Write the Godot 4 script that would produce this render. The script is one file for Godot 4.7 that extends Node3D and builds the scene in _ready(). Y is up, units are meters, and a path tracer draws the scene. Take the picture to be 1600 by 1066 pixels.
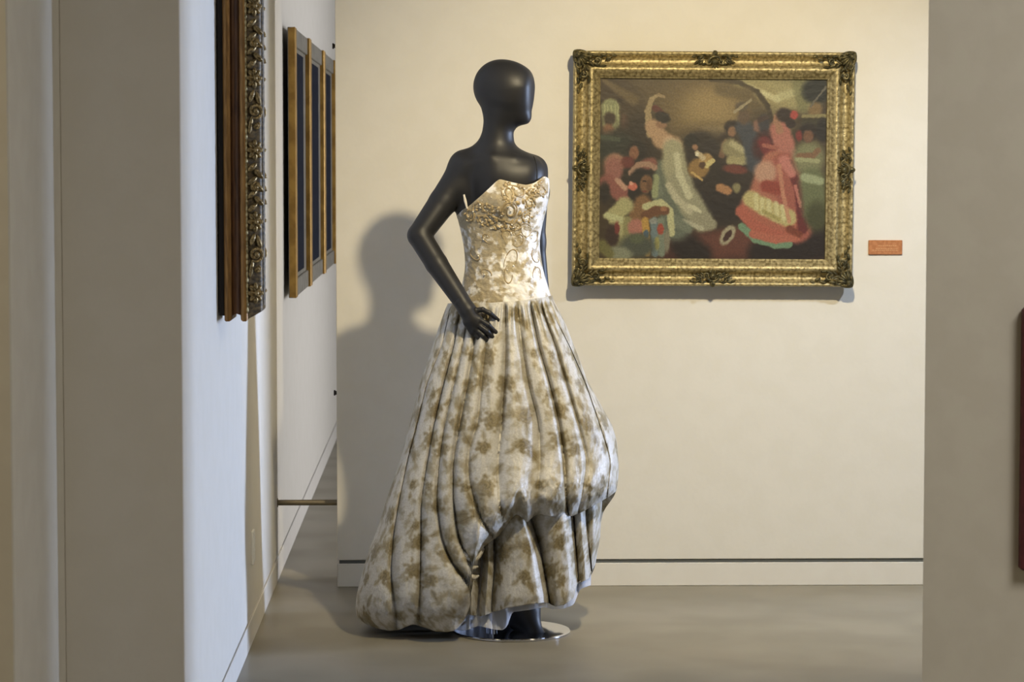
extends Node3D
# A dress mannequin in a gallery corner: partition wall with a gilt-framed painting, side wall with two more frames, seen through an opening.

const F := 4280.0                         # focal length in pixels of a 1600 x 1066 frame
const EYE := Vector3(0, 1.52, 0)
var view: Basis
var used := {}
var rng := RandomNumberGenerator.new()
var noise := FastNoiseLite.new()
var M := {}

func _ready() -> void:
	rng.seed = 7
	noise.seed = 5
	noise.frequency = 1.0
	# ---- camera
	var cam := Camera3D.new()
	cam.name = "camera"
	cam.position = EYE
	cam.rotation = Vector3(-deg_to_rad(3.783), -deg_to_rad(1.256), 0)
	cam.fov = rad_to_deg(2.0 * atan(533.0 / F))
	cam.near = 0.05
	var lens := CameraAttributesPhysical.new()
	lens.frustum_focal_length = 12.0 / (533.0 / F)
	lens.frustum_focus_distance = 8.8
	lens.frustum_near = 0.05
	lens.frustum_far = 100.0
	lens.exposure_aperture = 8.0
	lens.exposure_multiplier = 1.0
	cam.attributes = lens
	add_child(cam)
	cam.current = true
	view = Basis.from_euler(Vector3(-deg_to_rad(3.783), -deg_to_rad(1.256), 0))
	# ---- sky and exposure
	var sky_mat := ProceduralSkyMaterial.new()
	sky_mat.sky_top_color = Color(0.45, 0.6, 0.85)
	sky_mat.sky_horizon_color = Color(0.8, 0.86, 0.95)
	sky_mat.ground_horizon_color = Color(0.6, 0.6, 0.58)
	sky_mat.ground_bottom_color = Color(0.35, 0.34, 0.32)
	var sky := Sky.new()
	sky.sky_material = sky_mat
	var env := Environment.new()
	env.background_mode = Environment.BG_SKY
	env.sky = sky
	env.background_energy_multiplier = 1.0
	env.tonemap_mode = Environment.TONE_MAPPER_LINEAR
	env.tonemap_exposure = 1.0
	env.sdfgi_enabled = true
	env.ssao_enabled = true
	env.ssil_enabled = true
	var we := WorldEnvironment.new()
	we.name = "world_environment"
	we.environment = env
	add_child(we)
	# ---- large lights
	# daylight from the window at the end of the side passage, through its doorway onto the left wall
	window_light("passage_daylight", Vector3(8.3, 1.25, -9.98), -0.26, Vector2(0.5, 2.1), Color(0.77, 0.85, 1.0), 84.0)
	# daylight from the window beyond the partition
	window_light("far_daylight", Vector3(4.05, 1.4, -12.1), 0.0, Vector2(0.8, 1.9), Color(0.98, 0.98, 1.0), 13.5)
	panel_light("gallery_ceiling_panel", Vector3(1.9, 3.47, -8.0), Vector2(1.6, 1.0), Color(1.0, 0.93, 0.82), 0.15, "dim oblong ceiling light panel in the gallery near the window")
	panel_light("lobby_ceiling_panel", Vector3(2.6, 3.47, -4.0), Vector2(1.4, 1.4), Color(1.0, 0.97, 0.925), 9.0, "bright square ceiling light panel in the lobby before the opening")
	panel_light("lobby_ceiling_panel", Vector3(-2.6, 3.47, -4.2), Vector2(1.0, 1.0), Color(1.0, 0.91, 0.75), 4.5, "small warm ceiling light panel in the left half of the lobby")
	spot("track_spotlight", Vector3(0.908, 2.94, -6.75), Vector3(0.95, 0.75, -9.7), Color(1.0, 0.925, 0.76), 9.2, 40.0, 0.05, "black track spotlight above the opening, aimed at the gown and the painting")
	spot("track_spotlight", Vector3(2.7, 3.0, -6.95), Vector3(1.7, 0.45, -9.7), Color(0.83, 0.90, 1.0), 6.0, 27.0, 0.08, "black track spotlight on the right side of the gallery, aimed low at the back wall")
	materials()
	room()
	mannequin()
	gown()
	framed_painting()
	gilt_frame()
	panelled_screen()
	small_things()

# ------------------------------------------------------------------ names, things, meshes
func numbered(n: String) -> String:
	if not used.has(n):
		used[n] = 0
		return n
	used[n] += 1
	return "%s_%03d" % [n, used[n]]

func tag(o: Node, label: String, category: String, group := "") -> Node:
	o.set_meta("label", label)
	o.set_meta("category", category)
	if group != "":
		o.set_meta("group", group)
	return o

func thing(called: String, at_pos: Vector3, label: String, category: String, group := "") -> Node3D:
	var o := Node3D.new()
	o.name = numbered(called)
	o.position = at_pos
	add_child(o)
	tag(o, label, category, group)
	return o

func obj(called: String, mesh: Mesh, mat: Material, parent: Node = null) -> MeshInstance3D:
	var o := MeshInstance3D.new()
	o.mesh = mesh
	o.material_override = mat
	if parent == null:
		o.name = numbered(called)
		add_child(o)
	else:
		o.name = called
		parent.add_child(o, true)
	return o

func struct(called: String, mb: MB, mat: Material) -> MeshInstance3D:
	var o := obj(called, mb.commit(), mat)
	o.set_meta("kind", "structure")
	return o

# the point that lies d metres in front of the eye (along -z) and shows at a pixel of the photograph: used to read sizes off it
func at(px: float, py: float, d: float) -> Vector3:
	var v := view * Vector3((px - 800.0) / F, -(py - 533.0) / F, -1.0)
	return EYE + v * (d / -v.z)

# piecewise linear table [x0, y0, x1, y1 ...]
func tab(t: PackedFloat32Array, x: float) -> float:
	var n := t.size()
	if x <= t[0]:
		return t[1]
	var i := 2
	while i < n:
		if x <= t[i]:
			var f: float = (x - t[i - 2]) / (t[i] - t[i - 2])
			return lerpf(t[i - 1], t[i + 1], f)
		i += 2
	return t[n - 1]

# the same with smooth corners
func curve(t: PackedFloat32Array, x: float, w := 9.0) -> float:
	return 0.25 * tab(t, x - w) + 0.5 * tab(t, x) + 0.25 * tab(t, x + w)

class MB:
	var v := PackedVector3Array()
	var n := PackedVector3Array()
	var uv := PackedVector2Array()
	var idx := PackedInt32Array()

	func tri(a: int, b: int, c: int) -> void:      # front faces run clockwise
		var g := (v[b] - v[a]).cross(v[c] - v[a])
		if g.dot(n[a] + n[b] + n[c]) > 0.0:
			idx.append_array([a, c, b])
		else:
			idx.append_array([a, b, c])

	func quad(a: Vector3, b: Vector3, c: Vector3, d: Vector3, out: Vector3) -> void:
		var g := (b - a).cross(c - a).normalized()
		if g.dot(out) < 0.0:
			g = -g
		var s := v.size()
		v.append_array([a, b, c, d])
		n.append_array([g, g, g, g])
		uv.append_array([Vector2(0, 1), Vector2(1, 1), Vector2(1, 0), Vector2(0, 0)])
		tri(s, s + 1, s + 2)
		tri(s, s + 2, s + 3)

	# rows x cols points with smooth normals; the last column repeats the first if wrap
	func grid(p: PackedVector3Array, t: PackedVector2Array, cols: int, wrap := false, flip := false) -> void:
		var rows := p.size() / cols
		var s := v.size()
		var nn := PackedVector3Array()
		nn.resize(p.size())
		for j in rows:
			for i in cols:
				var il := i - 1
				var ir := i + 1
				if il < 0:
					il = cols - 2 if wrap else 0
				if ir >= cols:
					ir = 1 if wrap else cols - 1
				var du := p[j * cols + ir] - p[j * cols + il]
				var dv := p[mini(j + 1, rows - 1) * cols + i] - p[maxi(j - 1, 0) * cols + i]
				var g := du.cross(dv)
				nn[j * cols + i] = (g if flip else -g).normalized() if g.length_squared() > 1e-16 else Vector3.UP
		v.append_array(p)
		n.append_array(nn)
		uv.append_array(t)
		for j in rows - 1:
			for i in cols - 1:
				var a := s + j * cols + i
				if flip:
					idx.append_array([a, a + cols, a + 1, a + 1, a + cols, a + cols + 1])
				else:
					idx.append_array([a, a + 1, a + cols, a + 1, a + cols + 1, a + cols])

	func ball(b: Basis, c: Vector3, rings := 6, segs := 9) -> void:
		var s := v.size()
		var bi := b.inverse().transposed()
		for j in rings + 1:
			var th := PI * j / rings
			for i in segs + 1:
				var ph := TAU * i / segs
				var q := Vector3(sin(th) * cos(ph), cos(th), sin(th) * sin(ph))
				v.append(c + b * q)
				n.append((bi * q).normalized())
				uv.append(Vector2(float(i) / segs, float(j) / rings))
		for j in rings:
			for i in segs:
				var a := s + j * (segs + 1) + i
				tri(a, a + 1, a + segs + 1)
				tri(a + 1, a + segs + 2, a + segs + 1)

	# a tube along points; radii change along it, flat squeezes it along the direction up
	func tube(p: PackedVector3Array, r: PackedFloat32Array, sides := 6, up := Vector3.BACK, flat := 1.0) -> void:
		var s := v.size()
		var m := p.size()
		for k in m:
			var d := (p[mini(k + 1, m - 1)] - p[maxi(k - 1, 0)]).normalized()
			var a := d.cross(up)
			if a.length_squared() < 1e-6:
				a = d.cross(Vector3.RIGHT)
			a = a.normalized()
			var b := a.cross(d).normalized()
			for i in sides + 1:
				var ph := TAU * i / sides
				var o := a * cos(ph) + b * sin(ph) * flat
				v.append(p[k] + o * r[k])
				n.append((a * cos(ph) + b * sin(ph) / flat).normalized())
				uv.append(Vector2(float(i) / sides, float(k) / m))
		for k in m - 1:
			for i in sides:
				var q := s + k * (sides + 1) + i
				tri(q, q + 1, q + sides + 1)
				tri(q + 1, q + sides + 2, q + sides + 1)
		for e in [0, m - 1]:
			var d2: Vector3 = (p[0] - p[1]).normalized() if e == 0 else (p[m - 1] - p[m - 2]).normalized()
			var c := v.size()
			v.append(p[e])
			n.append(d2)
			uv.append(Vector2.ZERO)
			for i in sides + 1:
				v.append(v[s + e * (sides + 1) + i])
				n.append(d2)
				uv.append(Vector2.ZERO)
			for i in sides:
				tri(c, c + 1 + i, c + 2 + i)

	# a box with chamfered edges
	func box(c: Vector3, size: Vector3, bev := 0.0, b := Basis.IDENTITY) -> void:
		var h := size * 0.5
		var k := h - Vector3(bev, bev, bev)
		for ax in 3:
			var u := (ax + 1) % 3
			var w := (ax + 2) % 3
			for sg in [-1.0, 1.0]:
				var q: Array[Vector3] = []
				for e in [[-1, -1], [1, -1], [1, 1], [-1, 1]]:
					var x := Vector3.ZERO
					x[ax] = h[ax] * sg
					x[u] = k[u] * e[0]
					x[w] = k[w] * e[1]
					q.append(c + b * x)
				var o := Vector3.ZERO
				o[ax] = sg
				quad(q[0], q[1], q[2], q[3], b * o)
		if bev <= 0.0:
			return
		for ax in 3:
			var u := (ax + 1) % 3
			var w := (ax + 2) % 3
			for su in [-1.0, 1.0]:
				for sw in [-1.0, 1.0]:
					var q: Array[Vector3] = []
					for e in [[-1, 0], [1, 0], [1, 1], [-1, 1]]:
						var x := Vector3.ZERO
						x[ax] = k[ax] * e[0]
						x[u] = (h[u] if e[1] == 0 else k[u]) * su
						x[w] = (k[w] if e[1] == 0 else h[w]) * sw
						q.append(c + b * x)
					var o := Vector3.ZERO
					o[u] = su
					o[w] = sw
					quad(q[0], q[1], q[2], q[3], b * o)
		for sx in [-1.0, 1.0]:
			for sy in [-1.0, 1.0]:
				for sz in [-1.0, 1.0]:
					var sgn := Vector3(sx, sy, sz)
					var s := v.size()
					for ax in 3:
						var x := k
						x[ax] = h[ax]
						v.append(c + b * (x * sgn))
						n.append((b * sgn).normalized())
						uv.append(Vector2.ZERO)
					tri(s, s + 1, s + 2)

	# a turned shape: profile of (radius, height) round the y axis
	func lathe(c: Vector3, prof: PackedVector2Array, segs := 32, b := Basis.IDENTITY) -> void:
		for k in prof.size() - 1:
			var s := v.size()
			var dr := prof[k + 1] - prof[k]
			for e in 2:
				for i in segs + 1:
					var ph := TAU * i / segs
					var q := prof[k + e]
					v.append(c + b * Vector3(q.x * cos(ph), q.y, q.x * sin(ph)))
					n.append((b * Vector3(dr.y * cos(ph), -dr.x, dr.y * sin(ph))).normalized())
					uv.append(Vector2(float(i) / segs, e))
			for i in segs:
				tri(s + i, s + i + 1, s + segs + 1 + i)
				tri(s + i + 1, s + segs + 2 + i, s + segs + 1 + i)

	func commit() -> ArrayMesh:
		var a := []
		a.resize(Mesh.ARRAY_MAX)
		a[Mesh.ARRAY_VERTEX] = v
		a[Mesh.ARRAY_NORMAL] = n
		a[Mesh.ARRAY_TEX_UV] = uv
		a[Mesh.ARRAY_INDEX] = idx
		var m := ArrayMesh.new()
		m.add_surface_from_arrays(Mesh.PRIMITIVE_TRIANGLES, a)
		return m

# ------------------------------------------------------------------ lamps
func spot(called: String, from: Vector3, to: Vector3, col: Color, energy: float, angle: float, size: float, label: String) -> void:
	var t := thing(called, from, label, "spotlight")
	var dir := (to - from).normalized()
	var b := Basis.looking_at(dir, Vector3.UP) * Basis(Vector3.RIGHT, -PI / 2)   # local y points along the beam
	var dark := plain(Color(0.05, 0.05, 0.05), 0.5)
	var can := MB.new()
	can.lathe(Vector3.ZERO, PackedVector2Array([Vector2(0, -0.16), Vector2(0.035, -0.155), Vector2(0.045, -0.13), Vector2(0.05, -0.02), Vector2(0.05, 0.01), Vector2(0.045, 0.01), Vector2(0.043, -0.03), Vector2(0, -0.03)]), 20, b)
	obj("lamp_housing", can.commit(), dark, t)
	var stem := MB.new()
	stem.tube(PackedVector3Array([b * Vector3(0, -0.08, 0), Vector3(0, 3.5 - from.y, 0)]), PackedFloat32Array([0.012, 0.012]), 8)
	obj("stem", stem.commit(), dark, t)
	var lens := MB.new()
	lens.lathe(Vector3.ZERO, PackedVector2Array([Vector2(0, -0.02), Vector2(0.042, -0.02)]), 20, b)
	var glow := plain(Color(1, 0.95, 0.85), 0.4)
	glow.emission_enabled = true
	glow.emission = col
	glow.emission_energy_multiplier = 2.0
	obj("lamp_lens", lens.commit(), glow, t)
	var l := SpotLight3D.new()
	l.name = called + "_beam"
	l.position = from + dir * 0.03
	add_child(l, true)
	l.look_at_from_position(l.position, to, Vector3.UP)
	l.light_color = col
	l.light_energy = energy
	l.spot_angle = angle
	l.spot_range = 20.0
	l.spot_attenuation = 2.0
	l.spot_angle_attenuation = 0.9
	l.light_size = size
	l.shadow_enabled = true

func panel_light(called: String, c: Vector3, size: Vector2, col: Color, energy: float, label: String) -> void:
	var t := thing(called, c, label, "ceiling light")
	var fr := MB.new()
	fr.box(Vector3(0, 0.01, 0), Vector3(size.x + 0.06, 0.04, size.y + 0.06), 0.004)
	obj("panel_frame", fr.commit(), plain(Color(0.85, 0.85, 0.84), 0.5), t)
	var di := MB.new()
	di.box(Vector3(0, -0.012, 0), Vector3(size.x, 0.01, size.y), 0.002)
	var glow := plain(Color(0.9, 0.9, 0.9), 0.5)
	glow.emission_enabled = true
	glow.emission = col
	glow.emission_energy_multiplier = 0.4
	obj("panel_diffuser", di.commit(), glow, t)
	var l := AreaLight3D.new()
	l.name = called + "_glow"
	l.area_size = size
	l.position = c + Vector3(0, -0.03, 0)
	l.rotation = Vector3(-PI / 2, 0, 0)
	l.light_color = col
	l.light_energy = energy
	l.area_normalize_energy = true
	l.area_range = 20.0
	l.shadow_enabled = true
	add_child(l, true)

# daylight just inside a window, shining towards -x (turned by turn about y)
func window_light(called: String, c: Vector3, turn: float, size: Vector2, col: Color, energy: float) -> void:
	var l := AreaLight3D.new()
	l.name = called
	l.area_size = size
	l.position = c
	l.rotation = Vector3(0, PI / 2 + turn, 0)
	l.light_color = col
	l.light_energy = energy
	l.area_normalize_energy = true
	l.area_range = 30.0
	l.shadow_enabled = true
	add_child(l, true)

# ------------------------------------------------------------------ materials
func plain(c: Color, rough: float, metal := 0.0) -> StandardMaterial3D:
	var m := StandardMaterial3D.new()
	m.albedo_color = c
	m.roughness = rough
	m.metallic = metal
	return m

func noise_tex(freq: float, c0: Color, c1: Color, sd: int, octaves := 4, size := 512, bump := 0.0, lo := 0.3, hi := 0.7) -> NoiseTexture2D:
	var f := FastNoiseLite.new()
	f.seed = sd
	f.frequency = freq
	f.fractal_octaves = octaves
	var t := NoiseTexture2D.new()
	t.noise = f
	t.width = size
	t.height = size
	t.seamless = true
	if bump > 0.0:
		t.as_normal_map = true
		t.bump_strength = bump
		return t
	var g := Gradient.new()
	g.offsets = PackedFloat32Array([lo, hi])
	g.colors = PackedColorArray([c0, c1])
	t.color_ramp = g
	return t

func tri_mat(tex: Texture2D, rough: float, metal: float, scale: float, nrm: Texture2D = null, nscale := 1.0) -> StandardMaterial3D:
	var m := plain(Color.WHITE, rough, metal)
	m.albedo_texture = tex
	m.uv1_triplanar = true
	m.uv1_scale = Vector3.ONE * scale
	if nrm:
		m.normal_enabled = true
		m.normal_texture = nrm
		m.normal_scale = nscale
	return m

func materials() -> void:
	var paint_n := noise_tex(0.09, Color(), Color(), 3, 3, 512, 2.0)
	M.paint = tri_mat(noise_tex(0.02, Color(0.868, 0.852, 0.815), Color(0.876, 0.861, 0.826), 11, 4), 0.7, 0.0, 0.7, paint_n, 0.05)
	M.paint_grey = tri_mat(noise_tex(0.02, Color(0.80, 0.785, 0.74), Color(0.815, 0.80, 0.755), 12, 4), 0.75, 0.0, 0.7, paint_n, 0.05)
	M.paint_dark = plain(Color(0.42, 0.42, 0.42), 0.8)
	M.base = tri_mat(noise_tex(0.02, Color(0.868, 0.852, 0.82), Color(0.878, 0.863, 0.832), 13, 4), 0.6, 0.0, 0.7)
	M.ceil = plain(Color(0.50, 0.495, 0.49), 0.9)
	M.groove = plain(Color(0.36, 0.37, 0.36), 0.6)
	M.floor = tri_mat(noise_tex(0.008, Color(0.54, 0.515, 0.455), Color(0.57, 0.545, 0.485), 21, 3), 0.44, 0.0, 0.5)
	M.floor.metallic_specular = 0.35
	M.floor.roughness_texture = noise_tex(0.008, Color(0.85, 0.85, 0.85), Color(1, 1, 1), 22, 2)
	M.body = plain(Color(0.138, 0.138, 0.147), 0.47)
	M.body.metallic_specular = 0.42
	M.seam = plain(Color(0.02, 0.02, 0.02), 0.8)
	M.chrome = plain(Color(0.86, 0.87, 0.9), 0.06, 1.0)
	var gold_n := noise_tex(0.05, Color(), Color(), 31, 4, 512, 6.0)
	M.gold = tri_mat(noise_tex(0.02, Color(0.48, 0.425, 0.28), Color(0.75, 0.69, 0.51), 32, 5, 512, 0.0, 0.30, 0.60), 0.44, 0.5, 6.0, gold_n, 0.35)
	M.gold_carved = tri_mat(noise_tex(0.02, Color(0.20, 0.19, 0.115), Color(0.52, 0.47, 0.31), 33, 5, 512, 0.0, 0.32, 0.72), 0.40, 0.5, 5.0, gold_n, 0.3)
	M.gilt_brown = tri_mat(noise_tex(0.02, Color(0.46, 0.33, 0.17), Color(0.64, 0.48, 0.26), 34, 4, 512, 0.0, 0.2, 0.8), 0.40, 0.45, 4.0, gold_n, 0.1)
	M.gilt_brown.uv1_scale = Vector3(9, 0.9, 9)
	M.gilt_dark = tri_mat(noise_tex(0.03, Color(0.36, 0.30, 0.18), Color(0.66, 0.56, 0.36), 35, 5, 512, 0.0, 0.32, 0.7), 0.36, 0.55, 7.0, gold_n, 0.5)
	M.gilt_cove = tri_mat(noise_tex(0.02, Color(0.27, 0.17, 0.09), Color(0.42, 0.28, 0.15), 54, 4, 512, 0.0, 0.2, 0.8), 0.42, 0.35, 4.0)
	M.gilt_cove.uv1_scale = Vector3(9, 0.9, 9)
	M.gilt_recess = tri_mat(noise_tex(0.02, Color(0.22, 0.185, 0.12), Color(0.44, 0.37, 0.24), 55, 4), 0.5, 0.3, 7.0)
	M.gold_flat = tri_mat(noise_tex(0.02, Color(0.60, 0.46, 0.21), Color(0.72, 0.57, 0.28), 36, 4), 0.45, 0.35, 1.0)
	M.silver = tri_mat(noise_tex(0.02, Color(0.46, 0.45, 0.41), Color(0.55, 0.53, 0.49), 37, 4), 0.5, 0.2, 1.0)
	M.navy = tri_mat(noise_tex(0.02, Color(0.07, 0.09, 0.14), Color(0.11, 0.13, 0.19), 38, 4), 0.75, 0.0, 2.0)
	M.navy.metallic_specular = 0.2
	M.wood_dark = plain(Color(0.13, 0.10, 0.07), 0.6)
	M.steel = plain(Color(0.52, 0.48, 0.40), 0.4, 0.6)
	M.white_plastic = plain(Color(0.88, 0.88, 0.87), 0.4)
	M.maroon = tri_mat(noise_tex(0.02, Color(0.30, 0.10, 0.13), Color(0.38, 0.14, 0.17), 39, 4), 0.6, 0.0, 2.0)
	var bro := brocade(768, 41)
	M.brocade = plain(Color.WHITE, 0.48)
	M.brocade.albedo_texture = bro
	M.brocade.rim_enabled = true
	M.brocade.rim = 0.15
	var cloth_n := noise_tex(0.05, Color(), Color(), 43, 4, 512, 4.0)
	M.brocade.normal_enabled = true
	M.brocade.normal_texture = cloth_n
	M.brocade.normal_scale = 0.25
	M.bodice = plain(Color.WHITE, 0.42)
	M.bodice.albedo_texture = bodice_tex(512)
	M.bodice.normal_enabled = true
	M.bodice.normal_texture = cloth_n
	M.bodice.normal_scale = 0.35
	M.tulle = plain(Color(0.86, 0.87, 0.90, 0.55), 0.6)
	M.tulle.transparency = BaseMaterial3D.TRANSPARENCY_ALPHA
	M.lining = plain(Color(0.60, 0.55, 0.46), 0.7)
	M.braid = tri_mat(noise_tex(0.04, Color(0.46, 0.39, 0.26), Color(0.74, 0.67, 0.52), 61, 3), 0.4, 0.15, 30.0)
	M.pearl = plain(Color(0.90, 0.87, 0.80), 0.15)
	M.pearl.clearcoat_enabled = true
	M.ribbon = plain(Color(0.80, 0.77, 0.72), 0.5)
	M.canvas = plain(Color(0.80, 0.82, 0.77), 0.45)
	M.canvas.albedo_texture = painting_tex()
	M.canvas.normal_enabled = true
	M.canvas.normal_texture = cloth_n
	M.canvas.normal_scale = 0.06

# floral brocade: roses and leaves in olive taupe on cream, tileable
func brocade(n: int, sd: int) -> ImageTexture:
	var r := RandomNumberGenerator.new()
	r.seed = sd
	var cov := PackedFloat32Array()
	cov.resize(n * n)
	var tone := PackedFloat32Array()
	tone.resize(n * n)
	var nz := FastNoiseLite.new()
	nz.seed = sd
	nz.frequency = 0.02
	nz.fractal_octaves = 4
	var cells := 4
	for gy in cells:
		for gx in cells:
			var cx := (gx + 0.5 + r.randf_range(-0.4, 0.4) + (0.5 if gy % 2 == 1 else 0.0)) * n / cells
			var cy := (gy + 0.5 + r.randf_range(-0.4, 0.4)) * n / cells
			var rad := r.randf_range(0.24, 0.58) * n / cells
			var tw := r.randf_range(0, TAU)
			var pet := r.randi_range(5, 7)
			for y in range(int(cy - rad), int(cy + rad)):
				for x in range(int(cx - rad), int(cx + rad)):
					var dx := x - cx
					var dy := y - cy
					var q := sqrt(dx * dx + dy * dy) / rad
					if q > 1.0:
						continue
					var a := atan2(dy, dx) + tw
					var edge := 0.72 + 0.09 * cos(a * pet + 2.0 * q) + 0.42 * nz.get_noise_2d(x * 1.6, y * 1.6)
					var c := smoothstep(edge, edge - 0.34, q)
					var ringv := 0.5 + 0.5 * sin(q * 17.0 + a * 2.0 + 3.0 * nz.get_noise_2d(x, y))
					var k := posmod(y, n) * n + posmod(x, n)
					cov[k] = maxf(cov[k], c * (0.45 + 0.55 * ringv))
					tone[k] = maxf(tone[k], c * (1.0 - ringv) * (1.0 - q * 0.5))
			for l in r.randi_range(1, 3):
				var la := r.randf_range(0, TAU)
				var lx := cx + cos(la) * rad * 1.15
				var ly := cy + sin(la) * rad * 1.15
				var ll := rad * r.randf_range(0.45, 0.75)
				var lw := ll * 0.55
				for y in range(int(ly - ll), int(ly + ll)):
					for x in range(int(lx - ll), int(lx + ll)):
						var u := ((x - lx) * cos(la) + (y - ly) * sin(la)) / ll
						var w := (-(x - lx) * sin(la) + (y - ly) * cos(la)) / lw
						var lim := 1.0 - u * u
						if lim <= 0.0 or absf(w) > lim:
							continue
						var c2 := smoothstep(0.0, 0.6, lim - absf(w) + 0.5 * nz.get_noise_2d(x * 2.0, y * 2.0)) * 0.6
						var k2 := posmod(y, n) * n + posmod(x, n)
						cov[k2] = maxf(cov[k2], c2)
						tone[k2] = maxf(tone[k2], 0.7 * smoothstep(0.12, 0.0, absf(w)))
	cov = soften(soften(cov, n, 5), n, 4)
	tone = soften(tone, n, 1)
	var data := PackedByteArray()
	data.resize(n * n * 3)
	for y in n:
		for x in n:
			var k := y * n + x
			var fine := 0.5 + 0.5 * nz.get_noise_2d(x * 3.0 + 900.0, y * 3.0)
			var wash := smoothstep(-0.15, 0.50, nz.get_noise_2d(x * 0.45 + 50.0, y * 0.45))
			var edgew := minf(minf(x, n - 1 - x), minf(y, n - 1 - y)) / (0.08 * n)
			wash *= clampf(edgew, 0.0, 1.0) * 0.6
			var c := clampf(cov[k] * (0.75 + 0.7 * fine) + wash, 0.0, 1.0)
			var dk := clampf(tone[k] * 0.75, 0.0, 1.0)
			var base := Color(0.70, 0.688, 0.66).lerp(Color(0.80, 0.795, 0.785), fine)
			var col := base.lerp(Color(0.50, 0.45, 0.325), c * 0.9).lerp(Color(0.36, 0.315, 0.215), dk * c * 0.8)
			data[k * 3] = int(clampf(col.r, 0, 1) * 255)
			data[k * 3 + 1] = int(clampf(col.g, 0, 1) * 255)
			data[k * 3 + 2] = int(clampf(col.b, 0, 1) * 255)
	var im := Image.create_from_data(n, n, false, Image.FORMAT_RGB8, data)
	im.generate_mipmaps()
	return ImageTexture.create_from_image(im)

# running mean across and down, tileable
func soften(a: PackedFloat32Array, n: int, r: int) -> PackedFloat32Array:
	var w := 1.0 / (2 * r + 1)
	var b := PackedFloat32Array()
	b.resize(n * n)
	for y in n:
		var s := 0.0
		for x in range(-r, r + 1):
			s += a[y * n + posmod(x, n)]
		for x in n:
			b[y * n + x] = s * w
			s += a[y * n + (x + r + 1) % n] - a[y * n + posmod(x - r, n)]
	for x in n:
		var s := 0.0
		for y in range(-r, r + 1):
			s += b[posmod(y, n) * n + x]
		for y in n:
			a[y * n + x] = s * w
			s += b[((y + r + 1) % n) * n + x] - b[posmod(y - r, n) * n + x]
	return a

# the bodice's embroidery: dense tan leaves on the wearer's right and over the bust, ivory satin at the front panel
func bodice_tex(n: int) -> ImageTexture:
	var nz := FastNoiseLite.new()
	nz.seed = 77
	nz.frequency = 0.012
	nz.fractal_octaves = 4
	nz.domain_warp_enabled = true
	nz.domain_warp_amplitude = 28.0
	nz.domain_warp_frequency = 0.012
	var data := PackedByteArray()
	data.resize(n * n * 3)
	for y in n:
		for x in n:
			var u := float(x) / n           # 0.25 .. 0.75 is the front, left to right
			var w := float(y) / n           # 0 top, 1 bottom
			var a := nz.get_noise_2d(x * 2.2, y * 1.3)
			var b := nz.get_noise_2d(x * 4.0 + 700.0, y * 2.4)
			var dens := 0.80 - 1.5 * maxf(0.0, u - 0.42) - 0.35 * smoothstep(0.5, 0.95, w) * smoothstep(0.42, 0.5, u)
			dens += 0.32 * exp(-pow((u - 0.47) / 0.07, 2.0) - pow((w - 0.30) / 0.2, 2.0))
			dens += 0.20 * exp(-pow((u - 0.60) / 0.04, 2.0) - pow((w - 0.16) / 0.1, 2.0))
			var c := smoothstep(0.20, -0.22, a - (dens - 0.5) * 0.75)
			var d := smoothstep(0.02, -0.22, absf(b) - 0.10) * c
			var col := Color(0.89, 0.88, 0.865).lerp(Color(0.62, 0.56, 0.43), c * 0.85).lerp(Color(0.42, 0.365, 0.25), d * 0.75)
			var k := (y * n + x) * 3
			data[k] = int(col.r * 255)
			data[k + 1] = int(col.g * 255)
			data[k + 2] = int(col.b * 255)
	var im := Image.create_from_data(n, n, false, Image.FORMAT_RGB8, data)
	im.generate_mipmaps()
	return ImageTexture.create_from_image(im)

# ------------------------------------------------------------------ room
const WX := -0.63          # face of the left wall
const BZ := -9.7           # face of the partition
const H := 3.5
const G0 := 0.083          # shadow groove above the flush baseboard
const G1 := 0.096

func slab(lo: Vector3, hi: Vector3, bev := 0.0) -> MB:
	var m := MB.new()
	m.box((lo + hi) * 0.5, hi - lo, bev)
	return m

# a wall whose faces start above the groove, a baseboard flush with it and a metal reveal set back between them
func grooved_wall(side: String, lo: Vector3, hi: Vector3, mat: Material) -> void:
	struct("wall_" + side, slab(Vector3(lo.x, G1, lo.z), Vector3(hi.x, H, hi.z), 0.002), mat)
	struct("baseboard_" + side, slab(lo, Vector3(hi.x, G0, hi.z), 0.002), M.base)
	var i := Vector3(0.007, 0, 0.007)
	struct("trim", slab(Vector3(lo.x, G0, lo.z) + i, Vector3(hi.x, G1, hi.z) - i), M.groove)

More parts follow.
